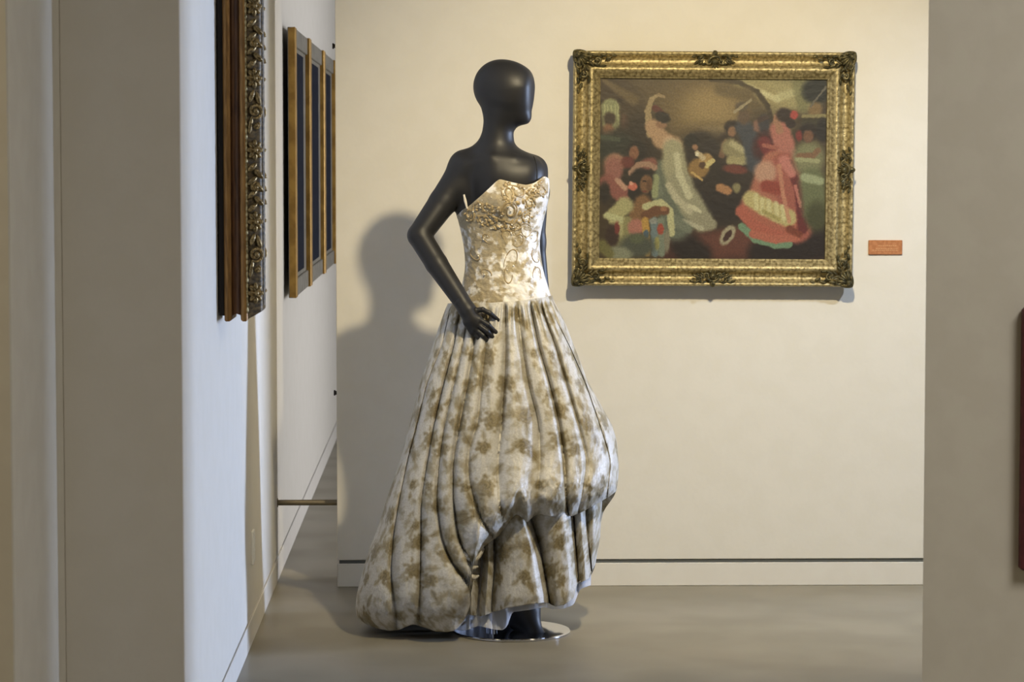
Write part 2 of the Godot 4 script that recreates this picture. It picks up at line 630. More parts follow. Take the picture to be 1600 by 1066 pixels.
func room() -> void:
	struct("floor", slab(Vector3(-6, -0.2, -17), Vector3(8.7, 0, 3)), M.floor)
	struct("ceiling", slab(Vector3(-6, H, -17), Vector3(8.7, H + 0.2, 3)), M.ceil)
	grooved_wall("left", Vector3(-0.909, 0, -16.9), Vector3(WX, 0, -6.4), M.paint)
	grooved_wall("back", Vector3(-0.41, 0, -9.95), Vector3(4.2, 0, BZ), M.paint)
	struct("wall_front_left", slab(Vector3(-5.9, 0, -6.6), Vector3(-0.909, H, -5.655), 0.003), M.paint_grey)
	# right side of the opening: its end is splayed back
	var fr := MB.new()
	var a := [Vector2(1.112, -6.4), Vector2(1.42, -6.62), Vector2(6.0, -6.62), Vector2(6.0, -6.4)]
	for k in 4:
		var p: Vector2 = a[k]
		var q: Vector2 = a[(k + 1) % 4]
		var nr := Vector2(q.y - p.y, p.x - q.x)
		fr.quad(Vector3(p.x, 0, p.y), Vector3(q.x, 0, q.y), Vector3(q.x, H, q.y), Vector3(p.x, H, p.y), Vector3(nr.x, 0, nr.y) * (1.0 if nr.dot((p + q) * 0.5 - Vector2(3, -6.5)) > 0 else -1.0))
	for y in [0.0, H]:
		fr.quad(Vector3(a[0].x, y, a[0].y), Vector3(a[1].x, y, a[1].y), Vector3(a[2].x, y, a[2].y), Vector3(a[3].x, y, a[3].y), Vector3(0, 1 if y > 1 else -1, 0))
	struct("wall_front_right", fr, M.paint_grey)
	# right wall of the gallery: a doorway to the side passage, and a window beyond the partition
	var wr := MB.new()
	for s in [[-16.9, -12.6, 0.0, H], [-12.6, -11.6, 0.0, 0.4], [-12.6, -11.6, 2.4, H], [-11.6, -9.66, 0.0, H], [-9.66, -8.36, 2.4, H], [-8.36, -6.62, 0.0, H]]:
		wr.box(Vector3(4.3, (s[2] + s[3]) * 0.5, (s[0] + s[1]) * 0.5), Vector3(0.2, s[3] - s[2], s[1] - s[0]))
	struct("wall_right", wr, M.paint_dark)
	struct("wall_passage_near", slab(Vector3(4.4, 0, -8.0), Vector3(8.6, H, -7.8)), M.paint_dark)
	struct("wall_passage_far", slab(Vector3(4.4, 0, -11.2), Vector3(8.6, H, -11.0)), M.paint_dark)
	var pe := MB.new()
	for s in [[-11.0, -10.25, 0.0, H], [-9.55, -8.0, 0.0, H], [-10.25, -9.55, 0.0, 0.15], [-10.25, -9.55, 2.35, H]]:
		pe.box(Vector3(8.5, (s[2] + s[3]) * 0.5, (s[0] + s[1]) * 0.5), Vector3(0.2, s[3] - s[2], s[1] - s[0]))
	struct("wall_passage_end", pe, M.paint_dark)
	tall_window("window_1", Vector3(8.5, 0, -9.9), 0.7, 0.15, 2.35, "tall window at the end of the side passage")
	tall_window("window_2", Vector3(4.3, 0, -12.1), 1.0, 0.4, 2.4, "window in the right wall beyond the partition")
	struct("wall_far", slab(Vector3(-6, 0, -17.2), Vector3(6.2, H, -16.9)), M.paint)
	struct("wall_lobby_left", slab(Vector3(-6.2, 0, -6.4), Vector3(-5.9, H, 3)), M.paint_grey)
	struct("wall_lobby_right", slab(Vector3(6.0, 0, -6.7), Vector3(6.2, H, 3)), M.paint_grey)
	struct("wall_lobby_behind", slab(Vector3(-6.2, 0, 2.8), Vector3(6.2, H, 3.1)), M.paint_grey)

func tall_window(called: String, c: Vector3, wide: float, y0: float, y1: float, label: String) -> void:
	var w := thing(called, c, label, "window")
	w.remove_meta("category")
	w.set_meta("kind", "structure")
	var fm := MB.new()
	for k in 3:
		fm.box(Vector3(0, (y0 + y1) / 2, (k - 1) * (wide / 2 - 0.02)), Vector3(0.05, y1 - y0, 0.04), 0.003)
	for y in [y0 + 0.02, y1 - 0.02]:
		fm.box(Vector3(0, y, 0), Vector3(0.05, 0.04, wide), 0.003)
	obj("window_frame", fm.commit(), M.white_plastic, w)
	var gl := plain(Color(0.9, 0.95, 1.0, 0.1), 0.02)
	gl.transparency = BaseMaterial3D.TRANSPARENCY_ALPHA
	for s in [-1.0, 1.0]:
		var pn := MB.new()
		pn.box(Vector3(0, (y0 + y1) / 2, s * wide / 4), Vector3(0.008, y1 - y0 - 0.08, wide / 2 - 0.06))
		obj("pane", pn.commit(), gl, w)

# ------------------------------------------------------------------ mannequin (distance field meshed as surface nets)
const D0 := 8.75           # distance of the mannequin's axis
const MPP := D0 / F        # metres per pixel there

class Field:
	var lo: Vector3
	var c: float
	var nx: int
	var ny: int
	var nz: int
	var f := PackedFloat32Array()

	func _init(a: Vector3, b: Vector3, cell: float) -> void:
		lo = a
		c = cell
		nx = int((b.x - a.x) / c) + 2
		ny = int((b.y - a.y) / c) + 2
		nz = int((b.z - a.z) / c) + 2
		f.resize(nx * ny * nz)
		f.fill(0.2)

	func put(i: int, d: float, k: float) -> void:
		var o := f[i]
		var h := maxf(k - absf(d - o), 0.0)
		f[i] = minf(d, o) - h * h * 0.25 / k

	func cone(a: Vector3, b: Vector3, ra: float, rb: float, k := 0.02, squash := Vector3.ONE) -> void:
		var pad := maxf(ra, rb) / minf(squash.x, minf(squash.y, squash.z)) + k + c * 2.0
		var p0 := (a.min(b) - lo - Vector3.ONE * pad) / c
		var p1 := (a.max(b) - lo + Vector3.ONE * pad) / c
		var sa := a * squash
		var ba := (b - a) * squash
		var bb := maxf(ba.dot(ba), 1e-9)
		for z in range(maxi(0, int(p0.z)), mini(nz, int(p1.z) + 1)):
			for y in range(maxi(0, int(p0.y)), mini(ny, int(p1.y) + 1)):
				var row := (z * ny + y) * nx
				for x in range(maxi(0, int(p0.x)), mini(nx, int(p1.x) + 1)):
					var q := (lo + Vector3(x, y, z) * c) * squash - sa
					var t := clampf(q.dot(ba) / bb, 0.0, 1.0)
					put(row + x, (q - ba * t).length() - lerpf(ra, rb, t), k)

	func egg(m: Vector3, r: Vector3, turn: Basis, k := 0.02) -> void:
		var big := maxf(r.x, maxf(r.y, r.z))
		var pad := Vector3.ONE * (big + k + c * 2.0)
		var p0 := (m - lo - pad) / c
		var p1 := (m - lo + pad) / c
		var inv := turn.inverse()
		for z in range(maxi(0, int(p0.z)), mini(nz, int(p1.z) + 1)):
			for y in range(maxi(0, int(p0.y)), mini(ny, int(p1.y) + 1)):
				var row := (z * ny + y) * nx
				for x in range(maxi(0, int(p0.x)), mini(nx, int(p1.x) + 1)):
					var q := inv * (lo + Vector3(x, y, z) * c - m)
					var k0 := (q / r).length()
					var k1 := (q / (r * r)).length()
					put(row + x, k0 * (k0 - 1.0) / maxf(k1, 1e-6), k)

	# smooth cut by a plane: keeps what lies behind it
	func cut(o: Vector3, nrm: Vector3, k: float) -> void:
		for z in nz:
			for y in ny:
				var row := (z * ny + y) * nx
				for x in nx:
					var v := f[row + x]
					if v > 0.15:
						continue
					var d := (lo + Vector3(x, y, z) * c - o).dot(nrm)
					var h := maxf(k - absf(d - v), 0.0)
					f[row + x] = maxf(d, v) + h * h * 0.25 / k

	func s(x: int, y: int, z: int) -> float:
		return f[(clampi(z, 0, nz - 1) * ny + clampi(y, 0, ny - 1)) * nx + clampi(x, 0, nx - 1)]

	func tri_lerp(p: Vector3) -> float:
		var x := int(floorf(p.x))
		var y := int(floorf(p.y))
		var z := int(floorf(p.z))
		var u := p.x - x
		var v := p.y - y
		var w := p.z - z
		var a := lerpf(lerpf(s(x, y, z), s(x + 1, y, z), u), lerpf(s(x, y + 1, z), s(x + 1, y + 1, z), u), v)
		var b := lerpf(lerpf(s(x, y, z + 1), s(x + 1, y, z + 1), u), lerpf(s(x, y + 1, z + 1), s(x + 1, y + 1, z + 1), u), v)
		return lerpf(a, b, w)

	# first point inside the surface between two points
	func hit(a: Vector3, b: Vector3) -> Vector3:
		for k in 400:
			var p := a.lerp(b, k / 400.0)
			if tri_lerp((p - lo) / c) < 0.0:
				return p
		return b

	func mesh(m: MB, origin: Vector3) -> void:
		var at_cell := PackedInt32Array()
		at_cell.resize(f.size())
		at_cell.fill(-1)
		var sy := nx
		var sz := nx * ny
		var offs := [0, 1, sy, sy + 1, sz, sz + 1, sz + sy, sz + sy + 1]
		var corner := [Vector3(0, 0, 0), Vector3(1, 0, 0), Vector3(0, 1, 0), Vector3(1, 1, 0), Vector3(0, 0, 1), Vector3(1, 0, 1), Vector3(0, 1, 1), Vector3(1, 1, 1)]
		var edges := [[0, 1], [2, 3], [4, 5], [6, 7], [0, 2], [1, 3], [4, 6], [5, 7], [0, 4], [1, 5], [2, 6], [3, 7]]
		var cells: Array[Vector3i] = []
		for z in nz - 1:
			for y in ny - 1:
				var i := (z * ny + y) * nx
				for x in nx - 1:
					var a := f[i]
					if absf(a) < c * 1.9:
						var neg := 0
						for o in offs:
							if f[i + o] < 0.0:
								neg += 1
						if neg > 0 and neg < 8:
							var sum := Vector3.ZERO
							var cnt := 0
							for e in edges:
								var fa := f[i + offs[e[0]]]
								var fb := f[i + offs[e[1]]]
								if (fa < 0.0) != (fb < 0.0):
									var ca: Vector3 = corner[e[0]]
									sum += ca.lerp(corner[e[1]], fa / (fa - fb))
									cnt += 1
							var p := Vector3(x, y, z) + sum / cnt
							at_cell[i] = m.v.size()
							cells.append(Vector3i(x, y, z))
							m.v.append(lo + p * c - origin)
							var g := Vector3(tri_lerp(p + Vector3(0.8, 0, 0)) - tri_lerp(p - Vector3(0.8, 0, 0)), tri_lerp(p + Vector3(0, 0.8, 0)) - tri_lerp(p - Vector3(0, 0.8, 0)), tri_lerp(p + Vector3(0, 0, 0.8)) - tri_lerp(p - Vector3(0, 0, 0.8)))
							m.n.append(g.normalized())
							m.uv.append(Vector2(p.x, p.y) * 0.01)
					i += 1
		for q in cells:
			var i := (q.z * ny + q.y) * nx + q.x
			var st := [1, sy, sz]
			for ax in 3:
				var u: int = st[(ax + 1) % 3]
				var w: int = st[(ax + 2) % 3]
				if (f[i] < 0.0) == (f[i + st[ax]] < 0.0):
					continue
				var a := at_cell[i]
				var b := at_cell[i - u]
				var cc := at_cell[i - u - w]
				var d := at_cell[i - w]
				if a < 0 or b < 0 or cc < 0 or d < 0:
					continue
				m.tri(a, b, cc)
				m.tri(a, cc, d)

# a joint: pixel of the photograph, metres towards the camera from the mannequin's axis
func jt(px: float, py: float, dz := 0.0) -> Vector3:
	return at(px, py, D0 - dz)

func mannequin() -> void:
	var foot := at(800, 993, D0)
	foot.y = 0.0
	var t := thing("mannequin", foot, "matte black faceless female mannequin, hand on hip, standing on a round mirror base", "mannequin")
	var m := MB.new()
	# head, neck, torso and arms
	var b := Field.new(Vector3(-0.20, 0.98, -9.02), Vector3(0.56, 1.87, -8.45), 0.0052)
	var face := Vector3(0.90, -0.06, 0.42).normalized()
	var side := face.cross(Vector3.UP).normalized()
	var hb := Basis(face, Vector3.UP, side)
	b.egg(jt(786, 138, 0), Vector3(0.098, 0.092, 0.080), hb, 0.02)
	b.cone(jt(808, 140, 0.01), jt(812, 176, 0.015), 0.060, 0.036, 0.05)
	b.cone(jt(790, 160, 0), jt(788, 172, 0), 0.058, 0.045, 0.04)
	b.cone(jt(804, 181, 0.012), jt(822, 183, 0.02), 0.020, 0.018, 0.02)
	b.cut(jt(834, 150, 0.02), Vector3(0.97, -0.03, 0.24).normalized(), 0.02)
	b.cone(jt(780, 182, 0), jt(776, 232, -0.005), 0.0475, 0.052, 0.03)
	# shoulders and chest
	b.cone(jt(776, 236, -0.01), jt(726, 256, -0.02), 0.036, 0.044, 0.05)
	b.cone(jt(780, 243, -0.01), jt(832, 265, -0.03), 0.028, 0.034, 0.035)
	b.egg(jt(781, 300, 0.0), Vector3(0.122, 0.120, 0.086), Basis(Vector3.UP, -0.45), 0.05)
	b.cone(jt(776, 270, 0.02), jt(820, 272, 0.02), 0.066, 0.06, 0.05)
	b.cone(jt(785, 350, 0.0), jt(786, 405, 0.0), 0.078, 0.070, 0.04, Vector3(0.82, 1, 1))
	b.cone(jt(787, 420, 0.0), jt(788, 480, 0.0), 0.072, 0.092, 0.04, Vector3(0.78, 1, 1))
	b.cone(jt(723, 298, -0.005), jt(729, 336, -0.005), 0.036, 0.032, 0.03)
	# collarbones
	b.cone(jt(800, 250, 0.062), jt(768, 249, 0.062), 0.007, 0.008, 0.02)
	b.cone(jt(768, 249, 0.062), jt(728, 258, 0.03), 0.008, 0.010, 0.025)
	b.cone(jt(806, 251, 0.06), jt(834, 258, 0.03), 0.007, 0.009, 0.02)
	# the arm that rests on the hip
	b.cone(jt(726, 270, -0.01), jt(716, 292, -0.01), 0.050, 0.050, 0.04)
	b.cone(jt(722, 272, -0.01), jt(692, 316, 0.01), 0.050, 0.045, 0.012)
	b.cone(jt(692, 316, 0.01), jt(655, 368, 0.05), 0.045, 0.0375, 0.006)
	b.cone(jt(655, 368, 0.05), jt(682, 412, 0.085), 0.0375, 0.0360, 0.006)
	b.cone(jt(682, 412, 0.085), jt(728, 481, 0.150), 0.0360, 0.0265, 0.005)
	# the arm that hangs behind the waist
	b.cone(jt(834, 266, -0.035), jt(838, 300, -0.05), 0.040, 0.040, 0.03)
	b.cone(jt(838, 300, -0.05), jt(836, 378, -0.085), 0.038, 0.032, 0.02)
	b.cone(jt(836, 378, -0.085), jt(848, 470, -0.10), 0.032, 0.024, 0.02)
	b.mesh(m, foot)
	# the hand on the hip: palm, four fingers, thumb
	var h := Field.new(Vector3(jt(704, 545).x, jt(704, 546).y, -D0 + 0.07), Vector3(jt(792, 462).x, jt(792, 462).y, -D0 + 0.225), 0.0026)
	h.cone(jt(722, 472, 0.144), jt(731, 486, 0.153), 0.0270, 0.0240, 0.01)
	h.cone(jt(731, 486, 0.153), jt(737, 500, 0.160), 0.0235, 0.0195, 0.02)
	h.cone(jt(738, 495, 0.162), jt(748, 499, 0.166), 0.0165, 0.0125, 0.012)
	h.cone(jt(736, 500, 0.161), jt(745, 506, 0.167), 0.0165, 0.0125, 0.012)
	h.cone(jt(734, 502, 0.158), jt(741, 513, 0.164), 0.0165, 0.0120, 0.012)
	h.cone(jt(732, 504, 0.155), jt(738, 519, 0.160), 0.0150, 0.0105, 0.012)
	var fingers := [
		[Vector3(748, 499, 0.168), Vector3(763, 508, 0.172), Vector3(774, 519, 0.164), Vector3(781, 529, 0.152), 0.0088],
		[Vector3(745, 506, 0.170), Vector3(761, 518, 0.175), Vector3(771, 528, 0.166), Vector3(778, 536, 0.154), 0.0090],
		[Vector3(741, 513, 0.166), Vector3(755, 525, 0.170), Vector3(764, 533, 0.160), Vector3(770, 538, 0.150), 0.0086],
		[Vector3(738, 518, 0.161), Vector3(747, 527, 0.163), Vector3(753, 532, 0.155), Vector3(758, 535, 0.147), 0.0076],
		[Vector3(737, 486, 0.160), Vector3(754, 484, 0.162), Vector3(766, 490, 0.160), Vector3(778, 500, 0.152), 0.0092]]
	for q in fingers:
		var r: float = q[4]
		for k in 3:
			var a: Vector3 = q[k]
			var e: Vector3 = q[k + 1]
			h.cone(jt(a.x, a.y, a.z), jt(e.x, e.y, e.z), r * (1.0 - 0.10 * k), r * (0.92 - 0.12 * k), 0.0035)
	h.mesh(m, foot)
	# legs and feet
	var l := Field.new(Vector3(0.0, 0.0, -9.0), Vector3(0.46, 0.42, -8.6), 0.006)
	l.cone(jt(806, 880, 0.0), jt(820, 948, 0.02), 0.046, 0.040, 0.02)
	l.cone(jt(816, 945, 0.02), jt(806, 972, 0.015), 0.042, 0.022, 0.03)
	l.cone(jt(822, 950, 0.02), jt(838, 995, 0.05), 0.040, 0.024, 0.03)
	l.cone(jt(838, 995, 0.05), jt(864, 1004, 0.06), 0.024, 0.013, 0.02)
	l.cone(jt(806, 975, 0.015), jt(838, 1000, 0.05), 0.016, 0.018, 0.02)
	l.cone(jt(768, 860, -0.08), jt(772, 930, -0.08), 0.046, 0.036, 0.02)
	l.cone(jt(772, 930, -0.08), jt(790, 978, -0.05), 0.036, 0.022, 0.03)
	l.cone(jt(790, 978, -0.05), jt(812, 984, -0.04), 0.020, 0.012, 0.02)
	var lm := MB.new()
	l.mesh(lm, foot)
	obj("body", m.commit(), M.body, t)
	obj("legs", lm.commit(), M.body, t)
	# arm joint: a thin dark ring where the far arm is fixed on
	var ring := MB.new()
	var pts := PackedVector3Array()
	var rr := PackedFloat32Array()
	var seam := [[834, 245], [836, 250], [838, 257], [839, 266], [839, 276], [839, 286]]
	for k in seam.size():
		pts.append(b.hit(jt(seam[k][0], seam[k][1], 0.16), jt(seam[k][0], seam[k][1], -0.08)) - foot)
		rr.append(0.0020)
	ring.tube(pts, rr, 6)
	obj("arm_joint", ring.commit(), M.seam, t)
	var plate := MB.new()
	plate.lathe(Vector3.ZERO, PackedVector2Array([Vector2(0, 0.0), Vector2(0.186, 0.0), Vector2(0.189, 0.003), Vector2(0.189, 0.006), Vector2(0.186, 0.009), Vector2(0, 0.009)]), 72)
	obj("base_plate", plate.commit(), M.chrome, t)
	var rod := MB.new()
	var rp := jt(770, 930, -0.05) - foot
	rod.lathe(Vector3(rp.x, 0.009, rp.z), PackedVector2Array([Vector2(0.022, 0), Vector2(0.022, 0.02), Vector2(0.009, 0.024), Vector2(0.009, 0.5)]), 20)
	obj("support_rod", rod.commit(), M.chrome, t)

# ------------------------------------------------------------------ gown
# A skirt layer is a closed ring round the mannequin's axis. Its outline, hem, depth and the valleys between its folds are read off the photograph.
class Layer:
	var c := 775.0                       # column of the axis
	var left: PackedFloat32Array         # outline, row -> column
	var right: PackedFloat32Array
	var top: PackedFloat32Array          # column at the widest row -> row of the upper edge
	var hem: PackedFloat32Array          # the same for the hem, front half
	var hem_back: PackedFloat32Array     # angle (degrees) -> row, back half
	var wide := Vector2(556, 966)        # outline at the widest row
	var front: PackedFloat32Array        # row -> half depth towards the camera
	var back: PackedFloat32Array
	var folds: Array = []                # each: row -> column of a valley
	var skew: Array = []                 # place of the ridge in each fold, 0 left .. 1 right
	var depth := 0.36                    # fold depth per fold width
	var roll := 0.3
	var pleats := 0.0
	var crumple := 0.0
	var crease := 0.0
	var cw := 11.0
	var bulge := 0.0
	var amps: Array = []                 # strength of each fold: [at the top, below row 720]
	var cuts: Array = []                 # the same for the crease in each valley

func ridge(s: float, m: float) -> float:
	var q := 0.5 * s / m if s < m else 0.5 + 0.5 * (s - m) / (1.0 - m)
	return pow(maxf(sin(PI * q), 0.0), 0.55)

func fold_at(L: Layer, px: float, py: float, sl: float, sr: float) -> float:
	var a := sl
	for k in L.folds.size() + 1:
		var b: float = sr if k == L.folds.size() else curve(L.folds[k], py, 14.0)
		if px <= b or k == L.folds.size():
			var w := maxf(b - a, 4.0)
			var s := clampf((px - a) / w, 0.0, 1.0)
			var amp := minf(w, 62.0) * MPP * L.depth
			var cr := 0.0
			if L.crease > 0.0:
				var near := minf(px - a if k > 0 else 99.0, b - px if k < L.folds.size() else 99.0)
				var kv := k - 1 if (k > 0 and (k == L.folds.size() or px - a < b - px)) else k
				var low := smoothstep(620.0, 740.0, py)
				cr = L.crease * exp(-near * near / L.cw) * smoothstep(8.0, 26.0, w)
				if L.cuts.size() > 0:
					cr *= lerpf(L.cuts[kv][0], L.cuts[kv][1], low)
				if L.amps.size() > 0:
					amp *= lerpf(L.amps[k][0], L.amps[k][1], low)
			return amp * (ridge(s, L.skew[k]) - 0.6) - cr
		a = maxf(a, b)
	return 0.0

func ring_layer(L: Layer, rows: int, origin: Vector3, uvs := 0.42) -> MB:
	var m := MB.new()
	var ang := PackedFloat32Array()
	for k in 361:
		ang.append(lerpf(-PI / 2, PI / 2, k / 360.0))
	for k in range(1, 71):
		ang.append(lerpf(PI / 2, PI * 1.5, k / 70.0))
	var cols := ang.size()
	var pts := PackedVector3Array()
	var uv := PackedVector2Array()
	var extra := 7
	for j in rows + extra:
		var t := minf(1.0, float(j) / (rows - 1))
		var e := maxf(0.0, float(j - rows + 1) / extra)          # rows that roll inwards behind the hem
		for i in cols:
			var th := ang[i]
			var sn := sin(th)
			var cs := cos(th)
			var xh := L.c + sn * ((L.c - L.wide.x) if sn < 0 else (L.wide.y - L.c))
			var y0 := tab(L.top, xh)
			var y1 := curve(L.hem, xh, 3.0) if cs >= -0.001 else tab(L.hem_back, rad_to_deg(th))
			var py := lerpf(y0, y1, t)
			var sl := curve(L.left, py)
			var sr := curve(L.right, py)
			var inward := 1.0 + L.bulge * sin(PI * smoothstep(0.70, 1.06, t)) - L.roll * (0.42 * pow(smoothstep(0.90, 1.0, t), 2.0) + 0.75 * e)
			var px := L.c + sn * ((L.c - sl) if sn < 0 else (sr - L.c)) * (1.0 - 0.25 * L.roll * e)
			var dep: float
			if cs > 0.0:
				dep = curve(L.front, py) * cs * inward
				var fo := fold_at(L, px, py, sl, sr)
				if L.pleats > 0.0:
					var fade := smoothstep(548.0, 470.0, py) * (0.35 + 0.65 * smoothstep(765.0, 785.0, px)) * smoothstep(y0 - 1.0, y0 + 12.0, py)
					fo += L.pleats * fade * sin((px - 800.0) * TAU / (7.2 * (1.0 + 0.0075 * maxf(py - 468.0, 0.0))) + 2.0 * noise.get_noise_1d((px - 800.0) * 0.03))
				if L.crumple > 0.0:
					var near := smoothstep(0.72, 0.97, t) * (0.35 + 0.65 * smoothstep(720.0, 790.0, px))
					fo += L.crumple * near * (noise.get_noise_2d(px * 0.035, py * 0.018) + 0.22 * noise.get_noise_2d(px * 0.09 + 40.0, py * 0.05))
				fo += 0.0035 * noise.get_noise_2d(px * 0.05, py * 0.012 + 9.0)
				dep += fo * smoothstep(0.0, 0.35, cs) * (1.0 - 0.8 * e) * smoothstep(0.0, 0.05, t)
			else:
				dep = curve(L.back, py) * cs * inward * (1.0 + 0.05 * sin(th * 26.0) * t)
			py -= 16.0 * L.roll * e
			var p := at(px, py, D0 - dep)
			p.y = maxf(p.y, 0.004 + 0.004 * e)
			pts.append(p - origin)
			uv.append(Vector2(th * 0.38 / uvs * (0.6 + 0.4 * t), (py - 470.0) * MPP / uvs + 0.1 * e))
	m.grid(pts, uv, cols, true, true)
	return m

func bodice_layer() -> Dictionary:
	return {
		"left": PackedFloat32Array([270, 716, 300, 712, 335, 713, 350, 717, 370, 722, 390, 725, 410, 727, 425, 726, 440, 723, 455, 720, 480, 715]),
		"right": PackedFloat32Array([270, 858, 290, 859, 305, 858, 320, 856, 335, 852, 350, 848, 370, 844, 385, 843, 400, 845, 420, 848, 440, 854, 470, 863]),
		"mid": PackedFloat32Array([270, 786, 335, 784, 400, 786, 480, 789]),
		"front": PackedFloat32Array([270, 0.104, 310, 0.122, 350, 0.112, 400, 0.102, 440, 0.110, 480, 0.122]),
		"back": PackedFloat32Array([270, 0.09, 400, 0.09, 480, 0.11]),
		"top": PackedFloat32Array([713, 337, 722, 329, 735, 321, 750, 308, 765, 294, 776, 283, 781, 280, 786, 281, 797, 284, 810, 287, 822, 289, 835, 286, 845, 279, 851, 275, 858, 280]),
		"bottom": PackedFloat32Array([713, 470, 735, 474, 780, 476, 815, 474, 858, 466])}

func bodice_at(B: Dictionary, px: float, py: float) -> float:      # depth towards the camera
	var sl := curve(B.left, py)
	var sr := curve(B.right, py)
	var c := tab(B.mid, py)
	var s := (px - c) / ((c - sl) if px < c else (sr - c))
	var d := curve(B.front, py) * sqrt(maxf(0.0, 1.0 - s * s))
	d += 0.030 * exp(-pow((px - 790) / 27.0, 2.0) - pow((py - 318) / 26.0, 2.0))
	d += 0.018 * exp(-pow((px - 846) / 16.0, 2.0) - pow((py - 305) / 22.0, 2.0))
	d -= 0.006 * exp(-pow((px - 822) / 9.0, 2.0) - pow((py - 315) / 26.0, 2.0))
	d += 0.0035 * noise.get_noise_2d(px * 0.10, py * 0.06 + 300.0) + 0.002 * noise.get_noise_2d(px * 0.22, py * 0.22)
	return d

func bodice_mesh(B: Dictionary, origin: Vector3) -> MB:
	var m := MB.new()
	var pts := PackedVector3Array()
	var uv := PackedVector2Array()
	var cols := 161
	var rows := 70
	for j in rows + 4:
		var t := minf(1.0, float(j) / (rows - 1))
		var e := maxf(0.0, float(j - rows + 1) / 4.0)
		for i in cols:
			var th := lerpf(-PI, PI, float(i) / (cols - 1))
			var sn := sin(th)
			var cs := cos(th)
			var xh := 786.0 + sn * (73.0 if sn < 0 else 72.0)
			var yt := curve(B.top, xh, 2.0) if cs > 0 else lerpf(337.0, 280.0, (sn + 1.0) * 0.5) + 10.0 * cs * -1.0
			var py := lerpf(tab(B.bottom, xh), yt, t)
			var sl := curve(B.left, py)
			var sr := curve(B.right, py)
			var c := tab(B.mid, py)
			var k := 1.0 - 0.05 * e
			var px := c + sn * ((c - sl) if sn < 0 else (sr - c)) * k
			var dep := bodice_at(B, px, py) - 0.006 * e if cs > 0 else curve(B.back, py) * cs * k
			py += 3.0 * e * e
			pts.append(at(px, py, D0 - dep) - origin)
			uv.append(Vector2(float(i) / (cols - 1), (py - 275.0) / 200.0))
	m.grid(pts, uv, cols, true)
	return m

